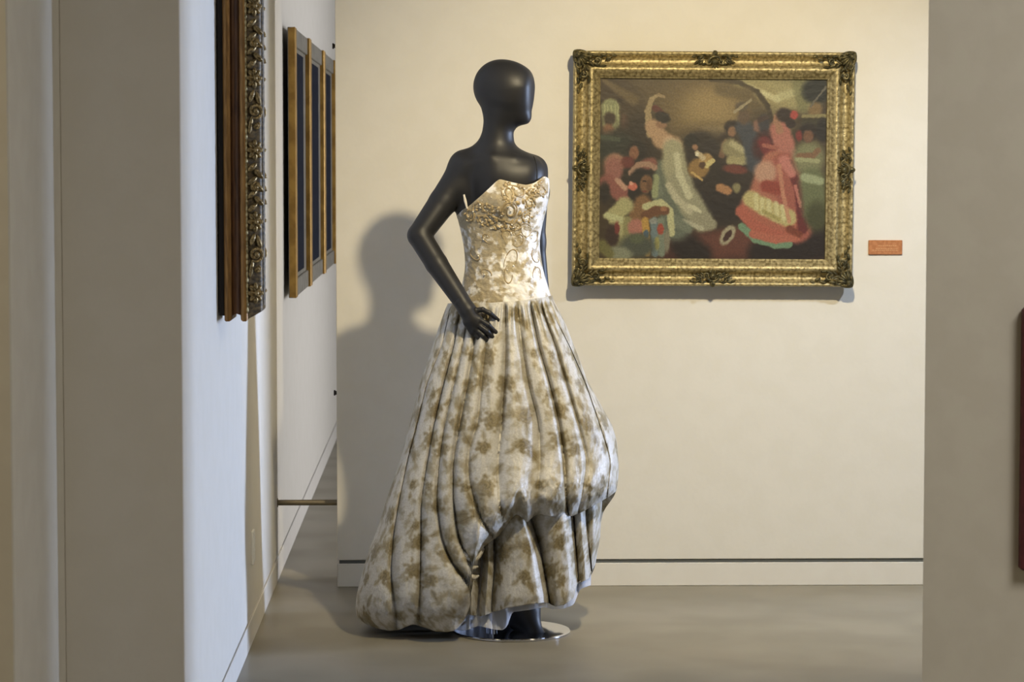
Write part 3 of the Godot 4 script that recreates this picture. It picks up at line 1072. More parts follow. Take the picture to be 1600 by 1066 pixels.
func gown() -> void:
	var o := at(770, 990, D0)
	o.y = 0.0
	var g := thing("ball_gown", o, "strapless ivory and taupe floral ball gown with bubble hem and train on the mannequin", "dress")
	var B := bodice_layer()
	obj("bodice", bodice_mesh(B, o).commit(), M.bodice, g)
	var S := Layer.new()
	S.left = PackedFloat32Array([465, 704, 480, 697, 510, 686, 540, 676, 600, 656, 660, 641, 720, 625, 780, 604, 820, 592, 860, 576, 900, 565, 930, 557, 950, 555, 965, 557, 978, 566, 987, 585])
	S.right = PackedFloat32Array([460, 861, 480, 870, 500, 881, 540, 897, 600, 920, 640, 943, 665, 957, 690, 964, 730, 967, 760, 965, 775, 961, 788, 951, 800, 944, 840, 942, 865, 936, 885, 926, 900, 922])
	S.top = PackedFloat32Array([556, 474, 620, 474, 680, 473, 760, 473, 860, 470, 930, 465, 966, 462])
	S.hem = PackedFloat32Array([556, 966, 562, 976, 572, 983, 588, 986, 610, 984, 628, 978, 640, 976, 652, 980, 668, 987, 690, 988, 705, 985, 716, 978, 726, 966, 733, 950, 738, 905, 744, 876, 752, 856, 764, 847, 777, 840, 789, 828, 800, 813, 811, 803, 821, 809, 830, 818, 840, 808, 852, 803, 870, 808, 885, 807, 897, 800, 906, 808, 925, 801, 945, 788, 958, 777, 966, 768])
	S.hem_back = PackedFloat32Array([90, 768, 100, 800, 112, 870, 124, 890, 140, 930, 180, 960, 225, 965, 270, 966])
	S.front = PackedFloat32Array([462, 0.126, 490, 0.142, 540, 0.175, 600, 0.212, 660, 0.245, 720, 0.270, 780, 0.285, 840, 0.270, 900, 0.245, 990, 0.225])
	S.back = PackedFloat32Array([462, 0.11, 540, 0.17, 660, 0.26, 780, 0.32, 900, 0.40, 990, 0.46])
	S.folds = [
		PackedFloat32Array([480, 704, 540, 690, 600, 666, 660, 652, 720, 636, 780, 624, 840, 614, 900, 611, 960, 620]),
		PackedFloat32Array([480, 721, 540, 710, 600, 694, 660, 680, 720, 669, 780, 659, 840, 659, 900, 657, 960, 655]),
		PackedFloat32Array([480, 734, 540, 722, 600, 708, 660, 694, 720, 686, 780, 682, 840, 690, 880, 706, 915, 738, 990, 744]),
		PackedFloat32Array([480, 748, 540, 740, 600, 730, 660, 718, 720, 708, 780, 708, 840, 715, 875, 731, 900, 745, 990, 752]),
		PackedFloat32Array([480, 764, 540, 758, 600, 752, 660, 747, 700, 732, 740, 731, 780, 740, 815, 752, 840, 775, 990, 780]),
		PackedFloat32Array([480, 790, 540, 790, 600, 788, 660, 783, 720, 777, 780, 779, 840, 790, 990, 795]),
		PackedFloat32Array([480, 808, 540, 815, 600, 825, 660, 842, 720, 845, 780, 838, 820, 830, 990, 830]),
		PackedFloat32Array([480, 829, 540, 841, 600, 859, 660, 873, 720, 882, 780, 885, 810, 890, 990, 900]),
		PackedFloat32Array([480, 846, 540, 868, 600, 885, 660, 903, 720, 918, 780, 908, 810, 900, 990, 905]),
		PackedFloat32Array([480, 858, 540, 890, 600, 916, 660, 936, 720, 955, 780, 948, 990, 950])]
	S.skew = [0.5, 0.32, 0.35, 0.5, 0.6, 0.5, 0.42, 0.80, 0.78, 0.80, 0.5]
	S.depth = 0.50
	S.crease = 0.021
	S.amps = [[0.5, 0.5], [0.75, 0.8], [0.5, 0.5], [0.6, 0.6], [1.0, 0.9], [0.6, 0.3], [0.8, 0.6], [0.9, 0.8], [0.9, 0.7], [0.8, 0.6], [0.4, 0.4]]
	S.cuts = [[0.3, 0.5], [0.9, 0.6], [1.0, 1.0], [1.0, 1.0], [0.15, 0.5], [0.9, 0.0], [0.7, 0.0], [1.0, 0.8], [0.9, 0.3], [0.35, 0.2]]
	S.pleats = 0.0065
	S.crumple = 0.016
	S.roll = 0.42
	S.bulge = 0.13
	obj("overskirt", ring_layer(S, 170, o).commit(), M.brocade, g)
	var U := Layer.new()
	U.c = 790.0
	U.wide = Vector2(690, 940)
	U.left = PackedFloat32Array([700, 690, 860, 700, 990, 722])
	U.right = PackedFloat32Array([700, 945, 800, 940, 840, 938, 870, 932, 900, 928, 915, 930, 960, 935])
	U.top = PackedFloat32Array([690, 760, 940, 740])
	U.hem = PackedFloat32Array([690, 958, 735, 964, 760, 958, 790, 951, 820, 946, 846, 943, 855, 941, 860, 943, 870, 948, 885, 946, 899, 938, 905, 930, 908, 914, 925, 907, 932, 904, 940, 880])
	U.hem_back = PackedFloat32Array([90, 880, 110, 905, 140, 940, 180, 950, 270, 958])
	U.front = PackedFloat32Array([740, 0.20, 800, 0.205, 860, 0.205, 960, 0.21])
	U.back = PackedFloat32Array([740, 0.18, 960, 0.30])
	U.folds = [
		PackedFloat32Array([760, 752, 880, 755, 960, 748]),
		PackedFloat32Array([760, 768, 880, 772, 960, 766]),
		PackedFloat32Array([760, 818, 810, 829, 860, 845, 900, 852, 945, 860]),
		PackedFloat32Array([760, 892, 800, 897, 860, 901, 900, 904, 945, 906]),
		PackedFloat32Array([760, 915, 830, 917, 880, 924, 945, 930])]
	U.skew = [0.5, 0.5, 0.78, 0.70, 0.70, 0.5]
	U.depth = 0.8
	U.crease = 0.02
	U.cw = 60.0
	U.cuts = [[2.6, 2.2], [2.2, 1.4], [1.6, 1.4], [1.2, 1.2], [1.0, 1.0]]
	U.roll = 0.1
	# rolled cloth where the hem is gathered up
	var knot := MB.new()
	for q in [[[718, 858, 0.225], [731, 871, 0.252], [744, 873, 0.250], [756, 857, 0.235]], [[716, 872, 0.225], [732, 886, 0.250], [747, 886, 0.240]], [[722, 890, 0.22], [737, 902, 0.238], [748, 900, 0.225]]]:
		var cp := Curve3D.new()
		for k in q.size():
			cp.add_point(jt(q[k][0], q[k][1], q[k][2]) - o, Vector3.ZERO if k == 0 else Vector3(-0.008, 0.003, 0), Vector3.ZERO if k == q.size() - 1 else Vector3(0.008, -0.003, 0))
		var kp := PackedVector3Array()
		var kr := PackedFloat32Array()
		for k in 15:
			kp.append(cp.sample_baked(cp.get_baked_length() * k / 14.0, true))
			kr.append(0.003 + 0.007 * sin(PI * k / 14.0))
		knot.tube(kp, kr, 10)
	obj("hem_gather", knot.commit(), M.brocade, g)
	obj("underskirt", ring_layer(U, 90, o).commit(), M.brocade, g)
	var T := Layer.new()
	T.c = 780.0
	T.wide = Vector2(690, 926)
	T.left = PackedFloat32Array([800, 700, 990, 708])
	T.right = PackedFloat32Array([800, 925, 990, 922])
	T.top = PackedFloat32Array([690, 860, 940, 840])
	T.hem = PackedFloat32Array([690, 984, 712, 986, 740, 978, 770, 984, 786, 985, 794, 978, 800, 957, 830, 953, 852, 949, 864, 952, 882, 952, 900, 945, 908, 921, 928, 914, 936, 900])
	T.hem_back = PackedFloat32Array([90, 890, 120, 920, 180, 962, 270, 980])
	T.front = PackedFloat32Array([840, 0.13, 960, 0.14, 990, 0.17])
	T.back = PackedFloat32Array([840, 0.15, 990, 0.2])
	T.folds = [PackedFloat32Array([800, 735, 990, 735]), PackedFloat32Array([800, 765, 990, 770]), PackedFloat32Array([800, 800, 990, 800]), PackedFloat32Array([800, 850, 990, 858]), PackedFloat32Array([800, 900, 990, 905])]
	T.skew = [0.5, 0.5, 0.5, 0.5, 0.5, 0.5]
	T.depth = 0.3
	T.roll = 0.05
	obj("petticoat", ring_layer(T, 50, o).commit(), M.tulle, g)
	bodice_trim(B, o, g)

func on_bodice(B: Dictionary, px: float, py: float, lift: float) -> Vector3:
	var e := 2.0
	var d := bodice_at(B, px, py)
	var nx := (bodice_at(B, px - e, py) - bodice_at(B, px + e, py)) / (2.0 * e * MPP)
	var ny := (bodice_at(B, px, py + e) - bodice_at(B, px, py - e)) / (2.0 * e * MPP)
	var nn := Vector3(clampf(nx, -2, 2), clampf(ny, -1, 1), 1.0).normalized()
	return at(px, py, D0 - d) + nn * lift

# a place in a rose, turned and squashed with it and kept on the bodice
func spot_on(q: Array, x: float, y: float, B: Dictionary) -> Vector2:
	y *= q[4]
	var py: float = maxf(q[1] + x * sin(q[5]) + y * cos(q[5]), 276.0)
	var px: float = q[0] + x * cos(q[5]) - y * sin(q[5])
	px = clampf(px, curve(B.left, py) + 5.0, curve(B.right, py) - 5.0)
	return Vector2(px, maxf(py, tab(B.top, px) + 5.0))

func bodice_trim(B: Dictionary, o: Vector3, g: Node3D) -> void:
	var braid := MB.new()
	var pearls := MB.new()
	var r := RandomNumberGenerator.new()
	r.seed = 19
	# roses: spirals of raised braid; each row: centre, radius, turns, squash, turn
	var curls := [
		[797, 330, 17, 2.4, 1.2, 0.3], [795, 303, 11, 1.4, 1.7, -0.3], [806, 296, 15, 1.1, 1.7, -0.6], [776, 334, 12, 1.6, 0.8, 0.9], [762, 327, 11, 1.5, 0.7, 0.4],
		[746, 322, 9, 1.4, 0.8, -0.4], [734, 336, 9, 1.7, 1.2, 0.0], [756, 345, 12, 1.3, 0.7, 0.5], [780, 351, 13, 1.5, 0.7, 0.2], [806, 352, 10, 1.6, 0.8, -0.3],
		[832, 302, 9, 1.5, 0.8, 0.3], [845, 300, 9, 1.4, 1.0, 0.6], [828, 318, 9, 1.5, 1.3, 0.0], [842, 285, 8, 1.3, 1.3, -0.2], [823, 339, 9, 1.3, 1.0, 0.5],
		[822, 362, 10, 1.2, 1.5, -0.4], [810, 374, 10, 1.3, 1.3, 0.2], [834, 372, 9, 1.2, 1.6, 0.5], [793, 366, 10, 1.2, 0.9, 0.0], [800, 408, 12, 1.1, 2.0, 0.25],
		[796, 430, 9, 1.1, 2.0, 0.1], [836, 398, 8, 1.2, 1.8, -0.2], [837, 430, 8, 1.1, 2.0, 0.1], [762, 372, 12, 1.2, 0.6, 0.7],
		[744, 400, 12, 1.2, 0.6, 0.8], [762, 428, 12, 1.2, 0.6, 0.6]]
	for q in curls:
		var lower: bool = q[1] > 358
		var n := int(16 * q[3])
		var a0 := r.randf_range(0, TAU)
		var dirn := 1.0 if r.randf() < 0.5 else -1.0
		for lap in 1 if lower else 2:
			var pts := PackedVector3Array()
			var rad := PackedFloat32Array()
			for k in n:
				var f := float(k) / (n - 1)
				var a: float = a0 + lap * 2.4 + dirn * f * q[3] * (0.62 if lower else 0.5) * TAU
				var rr: float = q[2] * (1.0 - 0.45 * lap) * (1.0 - 0.5 * f)
				var p := spot_on(q, rr * cos(a), rr * sin(a), B)
				pts.append(on_bodice(B, p.x, p.y, 0.0) - o)
				rad.append((0.0024 if lower else 0.0042) * (0.35 + 0.75 * sin(PI * f)))
			braid.tube(pts, rad, 7, Vector3.BACK, 0.7)
		if not lower:
			for k in 6:                          # petals
				var a := TAU * k / 6.0 + a0
				var p := spot_on(q, 0.85 * q[2] * cos(a), 0.85 * q[2] * sin(a), B)
				var b := Basis(Vector3.BACK, r.randf_range(0, TAU)) * Basis.from_scale(Vector3(0.35 * q[2] * MPP, 0.22 * q[2] * MPP, 0.0035))
				braid.ball(b, on_bodice(B, p.x, p.y, 0.0) - o, 5, 8)
		for k in 2 if q[1] < 380 else 1:
			var p := spot_on(q, r.randf_range(-0.7, 0.7) * q[2], r.randf_range(-0.8, 0.8) * q[2], B)
			pearls.ball(Basis.from_scale(Vector3.ONE * r.randf_range(0.0018, 0.0030)), on_bodice(B, p.x, p.y, 0.003) - o, 6, 8)
	for k in 34:
		var px := r.randf_range(745, 846)
		var py := r.randf_range(290, 372)
		if py < tab(B.top, px) + 5:
			continue
		pearls.ball(Basis.from_scale(Vector3.ONE * r.randf_range(0.0014, 0.0024)), on_bodice(B, px, py, 0.0014) - o, 5, 7)
	obj("braid_embroidery", braid.commit(), M.braid, g).set_meta("kind", "stuff")
	obj("bead_trim", pearls.commit(), M.pearl, g).set_meta("kind", "stuff")
	# ribbon loop that shows under the arm
	var rb := MB.new()
	rb.tube(PackedVector3Array([jt(725, 304, 0.075) - o, jt(727, 314, 0.082) - o, jt(730, 326, 0.085) - o]), PackedFloat32Array([0.003, 0.0045, 0.003]), 6, Vector3.BACK, 0.3)
	obj("hanger_loop", rb.commit(), M.ribbon, g)

# ------------------------------------------------------------------ frames
# One rail of a mitred frame. prof: (distance from the outer edge, height). side 0 top, 1 right, 2 bottom, 3 left; the frame lies in its own x y plane, front towards +z.
func rail(side: int, w: float, h: float, prof: PackedVector2Array, relief: float, step: float) -> MB:
	var m := MB.new()
	var length := w if side % 2 == 0 else h
	var across := h if side % 2 == 0 else w
	var turn := Basis(Vector3.BACK, -PI / 2 * side)
	var dense := PackedVector2Array()
	for k in prof.size() - 1:
		var parts := maxi(1, int((prof[k + 1] - prof[k]).length() / 0.005))
		for i in parts:
			dense.append(prof[k].lerp(prof[k + 1], float(i) / parts))
	dense.append(prof[prof.size() - 1])
	var cols := int(length / 0.006) + 2
	var pts := PackedVector3Array()
	var uv := PackedVector2Array()
	for q in dense:
		for i in cols:
			var x := (length * 0.5 - q.x) * (2.0 * i / (cols - 1) - 1.0)
			var z := q.y
			if relief > 0.0 and q.y > 0.02:
				z += relief * 0.35 * noise.get_noise_2d(x * 90.0 + side * 50.0, q.x * 90.0)
				if q.x < 0.016:
					z += relief * (absf(sin(x * PI / step)) - 0.5)
			pts.append(turn * Vector3(x, across * 0.5 - q.x, z))
			uv.append(Vector2(x, q.x) * 4.0)
	m.grid(pts, uv, cols, false, true)
	return m

func scroll(m: MB, c: Vector2, z: float, r0: float, turns: float, a0: float, dirn: float, thick: float, flat := 0.8) -> void:
	var n := int(14 * turns) + 4
	var pts := PackedVector3Array()
	var rad := PackedFloat32Array()
	for k in n:
		var f := float(k) / (n - 1)
		var a := a0 + dirn * f * turns * TAU
		var rr := r0 * (1.0 - 0.8 * f)
		pts.append(Vector3(c.x + rr * cos(a), c.y + rr * sin(a), z + thick * 0.6 * f))
		rad.append(thick * (0.55 + 0.45 * sin(PI * minf(1.0, f * 1.3))))
	m.tube(pts, rad, 6, Vector3.BACK, flat)
	m.ball(Basis.from_scale(Vector3.ONE * thick * 1.35), Vector3(c.x, c.y, z + thick * 0.6), 5, 8)

func leaf(m: MB, c: Vector2, z: float, ang: float, ln: float, wd: float, hi: float) -> void:
	var b := Basis(Vector3.BACK, ang) * Basis.from_scale(Vector3(ln, wd, hi))
	m.ball(b, Vector3(c.x, c.y, z), 6, 8)
	# vein
	var d := Vector2.from_angle(ang)
	m.tube(PackedVector3Array([Vector3(c.x - d.x * ln * 0.9, c.y - d.y * ln * 0.9, z + hi * 0.5), Vector3(c.x, c.y, z + hi * 1.15), Vector3(c.x + d.x * ln * 0.95, c.y + d.y * ln * 0.95, z + hi * 0.4)]), PackedFloat32Array([wd * 0.16, wd * 0.22, wd * 0.08]), 5)

# carved corner: the outer corner is the origin, the rails run along +x and -y
func corner_shape() -> MB:
	var m := MB.new()
	var z := 0.058
	for s in 2:                         # mirrored across the diagonal
		var fl := func(x: float, y: float) -> Vector2: return Vector2(x, -y) if s == 0 else Vector2(y, -x)
		var fa := func(a: float) -> float: return -a if s == 0 else a - PI / 2
		scroll(m, fl.call(0.046, 0.018), z, 0.017, 1.3, fa.call(0.4), -1.0 if s == 0 else 1.0, 0.0042)
		scroll(m, fl.call(0.074, 0.030), z, 0.013, 1.2, fa.call(2.6), 1.0 if s == 0 else -1.0, 0.0036)
		scroll(m, fl.call(0.028, 0.006), z - 0.004, 0.010, 1.0, fa.call(3.0), 1.0 if s == 0 else -1.0, 0.0035)
		for k in 5:
			leaf(m, fl.call(0.062 + 0.016 * k, 0.014 + 0.009 * (k % 2)), z - 0.004 - 0.0015 * k, fa.call(0.25 if k % 2 == 0 else -0.35), 0.014 - 0.0012 * k, 0.0055, 0.007 - 0.0006 * k)
		for k in 3:
			leaf(m, fl.call(0.056 + 0.018 * k, 0.042 + 0.003 * k), z - 0.002, fa.call(0.7 - 0.4 * k), 0.011, 0.0045, 0.006)
		leaf(m, fl.call(0.020, 0.004), z - 0.008, fa.call(0.1), 0.022, 0.008, 0.010)
	# shell on the diagonal
	for k in 5:
		var a := -PI / 4 + (k - 2) * 0.32
		var d := Vector2.from_angle(a)
		leaf(m, Vector2(0.014, -0.014) + d * 0.020, z + 0.003, a, 0.019, 0.0062, 0.009)
	m.ball(Basis.from_scale(Vector3(0.010, 0.010, 0.012)), Vector3(0.014, -0.014, z + 0.004), 6, 10)
	m.ball(Basis.from_scale(Vector3(0.019, 0.019, 0.012)), Vector3(0.016, -0.016, z - 0.012), 6, 12)
	return m

# carved cartouche at the middle of a rail: outer edge at y 0, the rail runs along x
func centre_shape() -> MB:
	var m := MB.new()
	var z := 0.058
	for s in [-1.0, 1.0]:
		scroll(m, Vector2(0.022 * s, -0.036), z, 0.012, 1.2, 0.5 if s > 0 else PI - 0.5, -s, 0.0038)
		scroll(m, Vector2(0.050 * s, -0.024), z - 0.003, 0.010, 1.2, 2.4 if s > 0 else PI - 2.4, s, 0.0032)
		for k in 4:
			leaf(m, Vector2((0.034 + 0.013 * k) * s, -0.014 - 0.004 * (k % 2)), z - 0.004, (0.35 if k % 2 == 0 else -0.25) * s, 0.012 - 0.001 * k, 0.0048, 0.006)
		for k in 3:
			leaf(m, Vector2((0.036 + 0.013 * k) * s, -0.044 + 0.004 * k), z - 0.004, -0.5 * s, 0.010, 0.0042, 0.005)
	# arched hood and its drop
	var pts := PackedVector3Array()
	var rad := PackedFloat32Array()
	for k in 15:
		var a := PI * k / 14.0
		pts.append(Vector3(0.020 * cos(a), -0.034 + 0.016 * sin(a), z + 0.004))
		rad.append(0.0042)
	m.tube(pts, rad, 7)
	m.ball(Basis.from_scale(Vector3(0.013, 0.011, 0.012)), Vector3(0, -0.036, z), 7, 12)
	for k in 3:
		leaf(m, Vector2((k - 1) * 0.008, -0.052), z - 0.002, -PI / 2 + (k - 1) * 0.4, 0.010, 0.004, 0.006)
	leaf(m, Vector2(0, -0.008), z, PI / 2, 0.012, 0.010, 0.007)
	return m

func framed_painting() -> void:
	var tl := at(896, 79, 9.63)
	var tr := at(1336, 82, 9.63)
	var bl := at(894, 446, 9.63)
	var c := (tr + bl) * 0.5
	c.z = BZ + 0.030
	var w := (tr - tl).length()
	var h := (tl - bl).length()
	var t := thing("framed_painting", c, "oil painting of dancers in a carved gold frame, on the wall beside the gown", "painting")
	t.rotation.z = -0.006
	var prof := PackedVector2Array([Vector2(0.004, 0.0), Vector2(0.0, 0.012), Vector2(0.0, 0.044), Vector2(0.004, 0.054), Vector2(0.010, 0.055), Vector2(0.016, 0.048), Vector2(0.024, 0.036), Vector2(0.034, 0.032), Vector2(0.042, 0.036), Vector2(0.047, 0.040), Vector2(0.051, 0.050), Vector2(0.057, 0.057), Vector2(0.064, 0.059), Vector2(0.071, 0.056), Vector2(0.080, 0.046), Vector2(0.088, 0.040), Vector2(0.090, 0.034), Vector2(0.094, 0.034), Vector2(0.096, 0.030), Vector2(0.096, 0.014)])
	for side in 4:
		obj("frame_rail", rail(side, w, h, prof, 0.0028, 0.026).commit(), M.gold, t)
	var cm := corner_shape().commit()
	var corners := [[Vector3(-w / 2, h / 2, 0), 0.0], [Vector3(w / 2, h / 2, 0), -PI / 2], [Vector3(w / 2, -h / 2, 0), PI], [Vector3(-w / 2, -h / 2, 0), PI / 2]]
	for q in corners:
		var o := obj("carved_corner", cm, M.gold_carved, t)
		o.position = q[0]
		o.rotation.z = q[1]
		o.scale = Vector3(1.12, 1.12, 1.06)
	var mm := centre_shape().commit()
	var mids := [[Vector3(0, h / 2, 0), 0.0], [Vector3(w / 2, 0, 0), -PI / 2], [Vector3(0, -h / 2, 0), PI], [Vector3(-w / 2, 0, 0), PI / 2]]
	for q in mids:
		var o := obj("carved_cartouche", mm, M.gold_carved, t)
		o.position = q[0]
		o.rotation.z = q[1]
	var cv := MB.new()
	var hw := w / 2 - 0.094
	var hh := h / 2 - 0.094
	cv.quad(Vector3(-hw, -hh, 0.024), Vector3(hw, -hh, 0.024), Vector3(hw, hh, 0.024), Vector3(-hw, hh, 0.024), Vector3.BACK)
	for e in [[Vector3(-hw, 0, 0.012), Vector3(0.002, hh * 2, 0.024)], [Vector3(hw, 0, 0.012), Vector3(0.002, hh * 2, 0.024)]]:
		cv.box(e[0], e[1])
	obj("canvas", cv.commit(), M.canvas, t)
	var bk := MB.new()
	bk.box(Vector3(0, 0, -0.012), Vector3(w - 0.03, h - 0.03, 0.022))
	obj("stretcher", bk.commit(), M.wood_dark, t)

# the deep carved frame near the opening: what shows is its near side, a stepped moulding with a band of scrolls
func gilt_frame() -> void:
	var wz := 0.17
	var near := at(337, 300, 7.36)
	var bottom := at(345, 502, 7.36).y
	var h := 1.06
	var t := thing("gilt_frame", Vector3(WX + 0.004, bottom + h / 2, near.z - wz / 2), "deep brown gilded picture frame carved with scrolls, nearest on the left wall", "picture frame")
	t.rotation.y = PI / 2 - 0.0
	# in its own axes: front +z is into the room, x runs away from the camera's left: near rail is side 3
	var bands := [
		["back_edge", M.wood_dark, PackedVector2Array([Vector2(0.014, 0.0), Vector2(0.014, 0.014), Vector2(0.002, 0.015)])],
		["outer_fillet", M.gilt_brown, PackedVector2Array([Vector2(0.002, 0.015), Vector2(-0.001, 0.019), Vector2(-0.001, 0.028), Vector2(0.003, 0.034)])],
		["cove", M.gilt_cove, PackedVector2Array([Vector2(0.003, 0.034), Vector2(0.015, 0.036), Vector2(0.019, 0.046), Vector2(0.015, 0.057), Vector2(0.003, 0.059)])],
		["inner_fillet", M.gilt_brown, PackedVector2Array([Vector2(0.003, 0.059), Vector2(-0.001, 0.064), Vector2(-0.001, 0.072), Vector2(0.003, 0.076), Vector2(0.006, 0.077)])]]
	var face := PackedVector2Array([Vector2(0.006, 0.077), Vector2(0.008, 0.082), Vector2(0.024, 0.112), Vector2(0.030, 0.116), Vector2(0.036, 0.114), Vector2(0.052, 0.082), Vector2(0.056, 0.045)])
	for side in 4:
		for q in bands:
			obj(q[0], rail(side, wz, h, q[2], 0.0, 0.02).commit(), q[1], t)
		obj("carved_face", rail(side, wz, h, face, 0.003, 0.02).commit(), M.gilt_recess, t)
	# pearl line and scroll band of the near rail; the band leans back from (0.006, 0.086) to (0.024, 0.122)
	var lean := Basis(Vector3.UP, 0)
	var u := Vector3(0.018, 0, 0.036).normalized()          # across the band, towards the front
	var nn := Vector3(-0.036, 0, 0.018).normalized()        # out of the band
	lean = Basis(u, Vector3.UP, -nn)
	if lean.determinant() < 0:
		lean = Basis(u, Vector3.UP, nn)
	# one rosette, one big scroll and one spray of leaves, shared by all their repeats
	var ro := MB.new()
	for p in 8:
		var a := TAU * p / 8.0
		leaf(ro, Vector2(0.011 * cos(a), 0.016 * sin(a)), 0.002, a, 0.013, 0.0075, 0.007)
	ro.ball(Basis.from_scale(Vector3(0.0075, 0.009, 0.010)), Vector3(0, 0, 0.006), 6, 10)
	var rosette := ro.commit()
	var sc := MB.new()
	scroll(sc, Vector2(0.001, 0.012), 0.003, 0.021, 1.6, -2.2, 1.0, 0.0062)
	scroll(sc, Vector2(0.004, -0.026), 0.003, 0.010, 1.1, 1.0, -1.0, 0.005)
	leaf(sc, Vector2(-0.012, -0.026), 0.002, 1.4, 0.026, 0.0065, 0.006)
	leaf(sc, Vector2(0.010, 0.046), 0.002, 1.9, 0.020, 0.0075, 0.007)
	leaf(sc, Vector2(-0.008, 0.052), 0.002, 1.2, 0.018, 0.0075, 0.007)
	var big_scroll := sc.commit()
	var sp := MB.new()
	for p in 7:
		leaf(sp, Vector2(-0.008 + 0.018 * (p % 2), -0.054 + 0.018 * p), 0.003, 0.7 + 1.7 * (p % 2), 0.018, 0.008, 0.008)
	scroll(sp, Vector2(0.001, 0.0), 0.004, 0.014, 1.2, 0.6, 1.0, 0.0055)
	var spray := sp.commit()
	for side in [-1.0, 1.0]:
		var xf := Transform3D(lean, Vector3(-wz / 2 + 0.006, 0, 0.079))
		if side > 0:
			xf = Transform3D(Basis(Vector3.UP, PI) * Basis(lean.x * Vector3(1, 1, -1), Vector3.UP, lean.z * Vector3(1, 1, -1)), Vector3(wz / 2 - 0.006, 0, 0.079))
		var line := MB.new()
		var y := -h / 2 + 0.03
		while y < h / 2 - 0.02:
			line.ball(Basis.from_scale(Vector3(0.0035, 0.009, 0.0035)), Vector3(-0.004, y, 0.002), 5, 7)
			y += 0.016
		var lo := obj("pearl_line", line.commit(), M.gold, t)
		lo.set_meta("kind", "stuff")
		lo.transform = xf
		y = -h / 2 + 0.075
		var k := 0
		while y < h / 2 - 0.05:
			obj("rosette", rosette, M.gilt_dark, t).transform = xf * Transform3D(Basis.IDENTITY, Vector3(0.019, y, 0.003))
			if y + 0.15 < h / 2:
				obj("scroll" if k % 2 == 0 else "leaf_spray", big_scroll if k % 2 == 0 else spray, M.gilt_dark, t).transform = xf * Transform3D(Basis.IDENTITY, Vector3(0.019, y + 0.092, 0.003))
			y += 0.192
			k += 1
	var cv := MB.new()
	cv.box(Vector3(0, 0, 0.045), Vector3(wz - 0.10, h - 0.10, 0.01))
	obj("canvas", cv.commit(), M.wood_dark, t)

# the long panelled piece on the side wall beyond the partition
func panelled_screen() -> void:
	var x0 := WX + 0.018
	var n := at(460, 253, 10.28)
	var top := at(457, 42, 10.28).y
	var bot := at(452, 466, 10.28).y
	var zs := 10.28
	var ze := 14.9
	var c := Vector3(x0, (top + bot) / 2, -(zs + ze) / 2)
	var t := thing("panelled_screen", c, "gold and silver framed piece with upright dark blue panels, beyond the partition", "artwork")
	var h := top - bot
	var z := func(d: float) -> float: return -d - c.z
	var back := MB.new()
	back.box(Vector3(0.008, 0, 0), Vector3(0.016, h, ze - zs), 0.002)
	obj("backboard", back.commit(), M.silver, t)
	var posts := [[10.28, 10.36], [11.22, 11.34], [12.46, 12.60], [13.68, 13.82], [14.76, 14.9]]
	for p in posts:
		var m := MB.new()
		var l: float = p[1] - p[0]
		var thick := 0.030 if p[0] < 10.3 else 0.036
		m.box(Vector3(thick * 0.5, 0, z.call((p[0] + p[1]) / 2)), Vector3(thick, h, l), 0.003)
		obj("gold_post", m.commit(), M.gold_flat, t)
	for k in 4:
		var a: float = posts[k][1]
		var b: float = posts[k + 1][0]
		var m := MB.new()
		m.box(Vector3(0.017, 0, z.call((a + b) / 2 - 0.10)), Vector3(0.006, h - 0.17, b - a - 0.26), 0.002)
		obj("blue_panel", m.commit(), M.navy, t)
		for s in [-1.0, 1.0]:
			var rr := MB.new()
			rr.box(Vector3(0.019, s * (h / 2 - 0.034), z.call((a + b) / 2)), Vector3(0.012, 0.068, b - a), 0.003)
			obj("silver_rail", rr.commit(), M.silver, t)

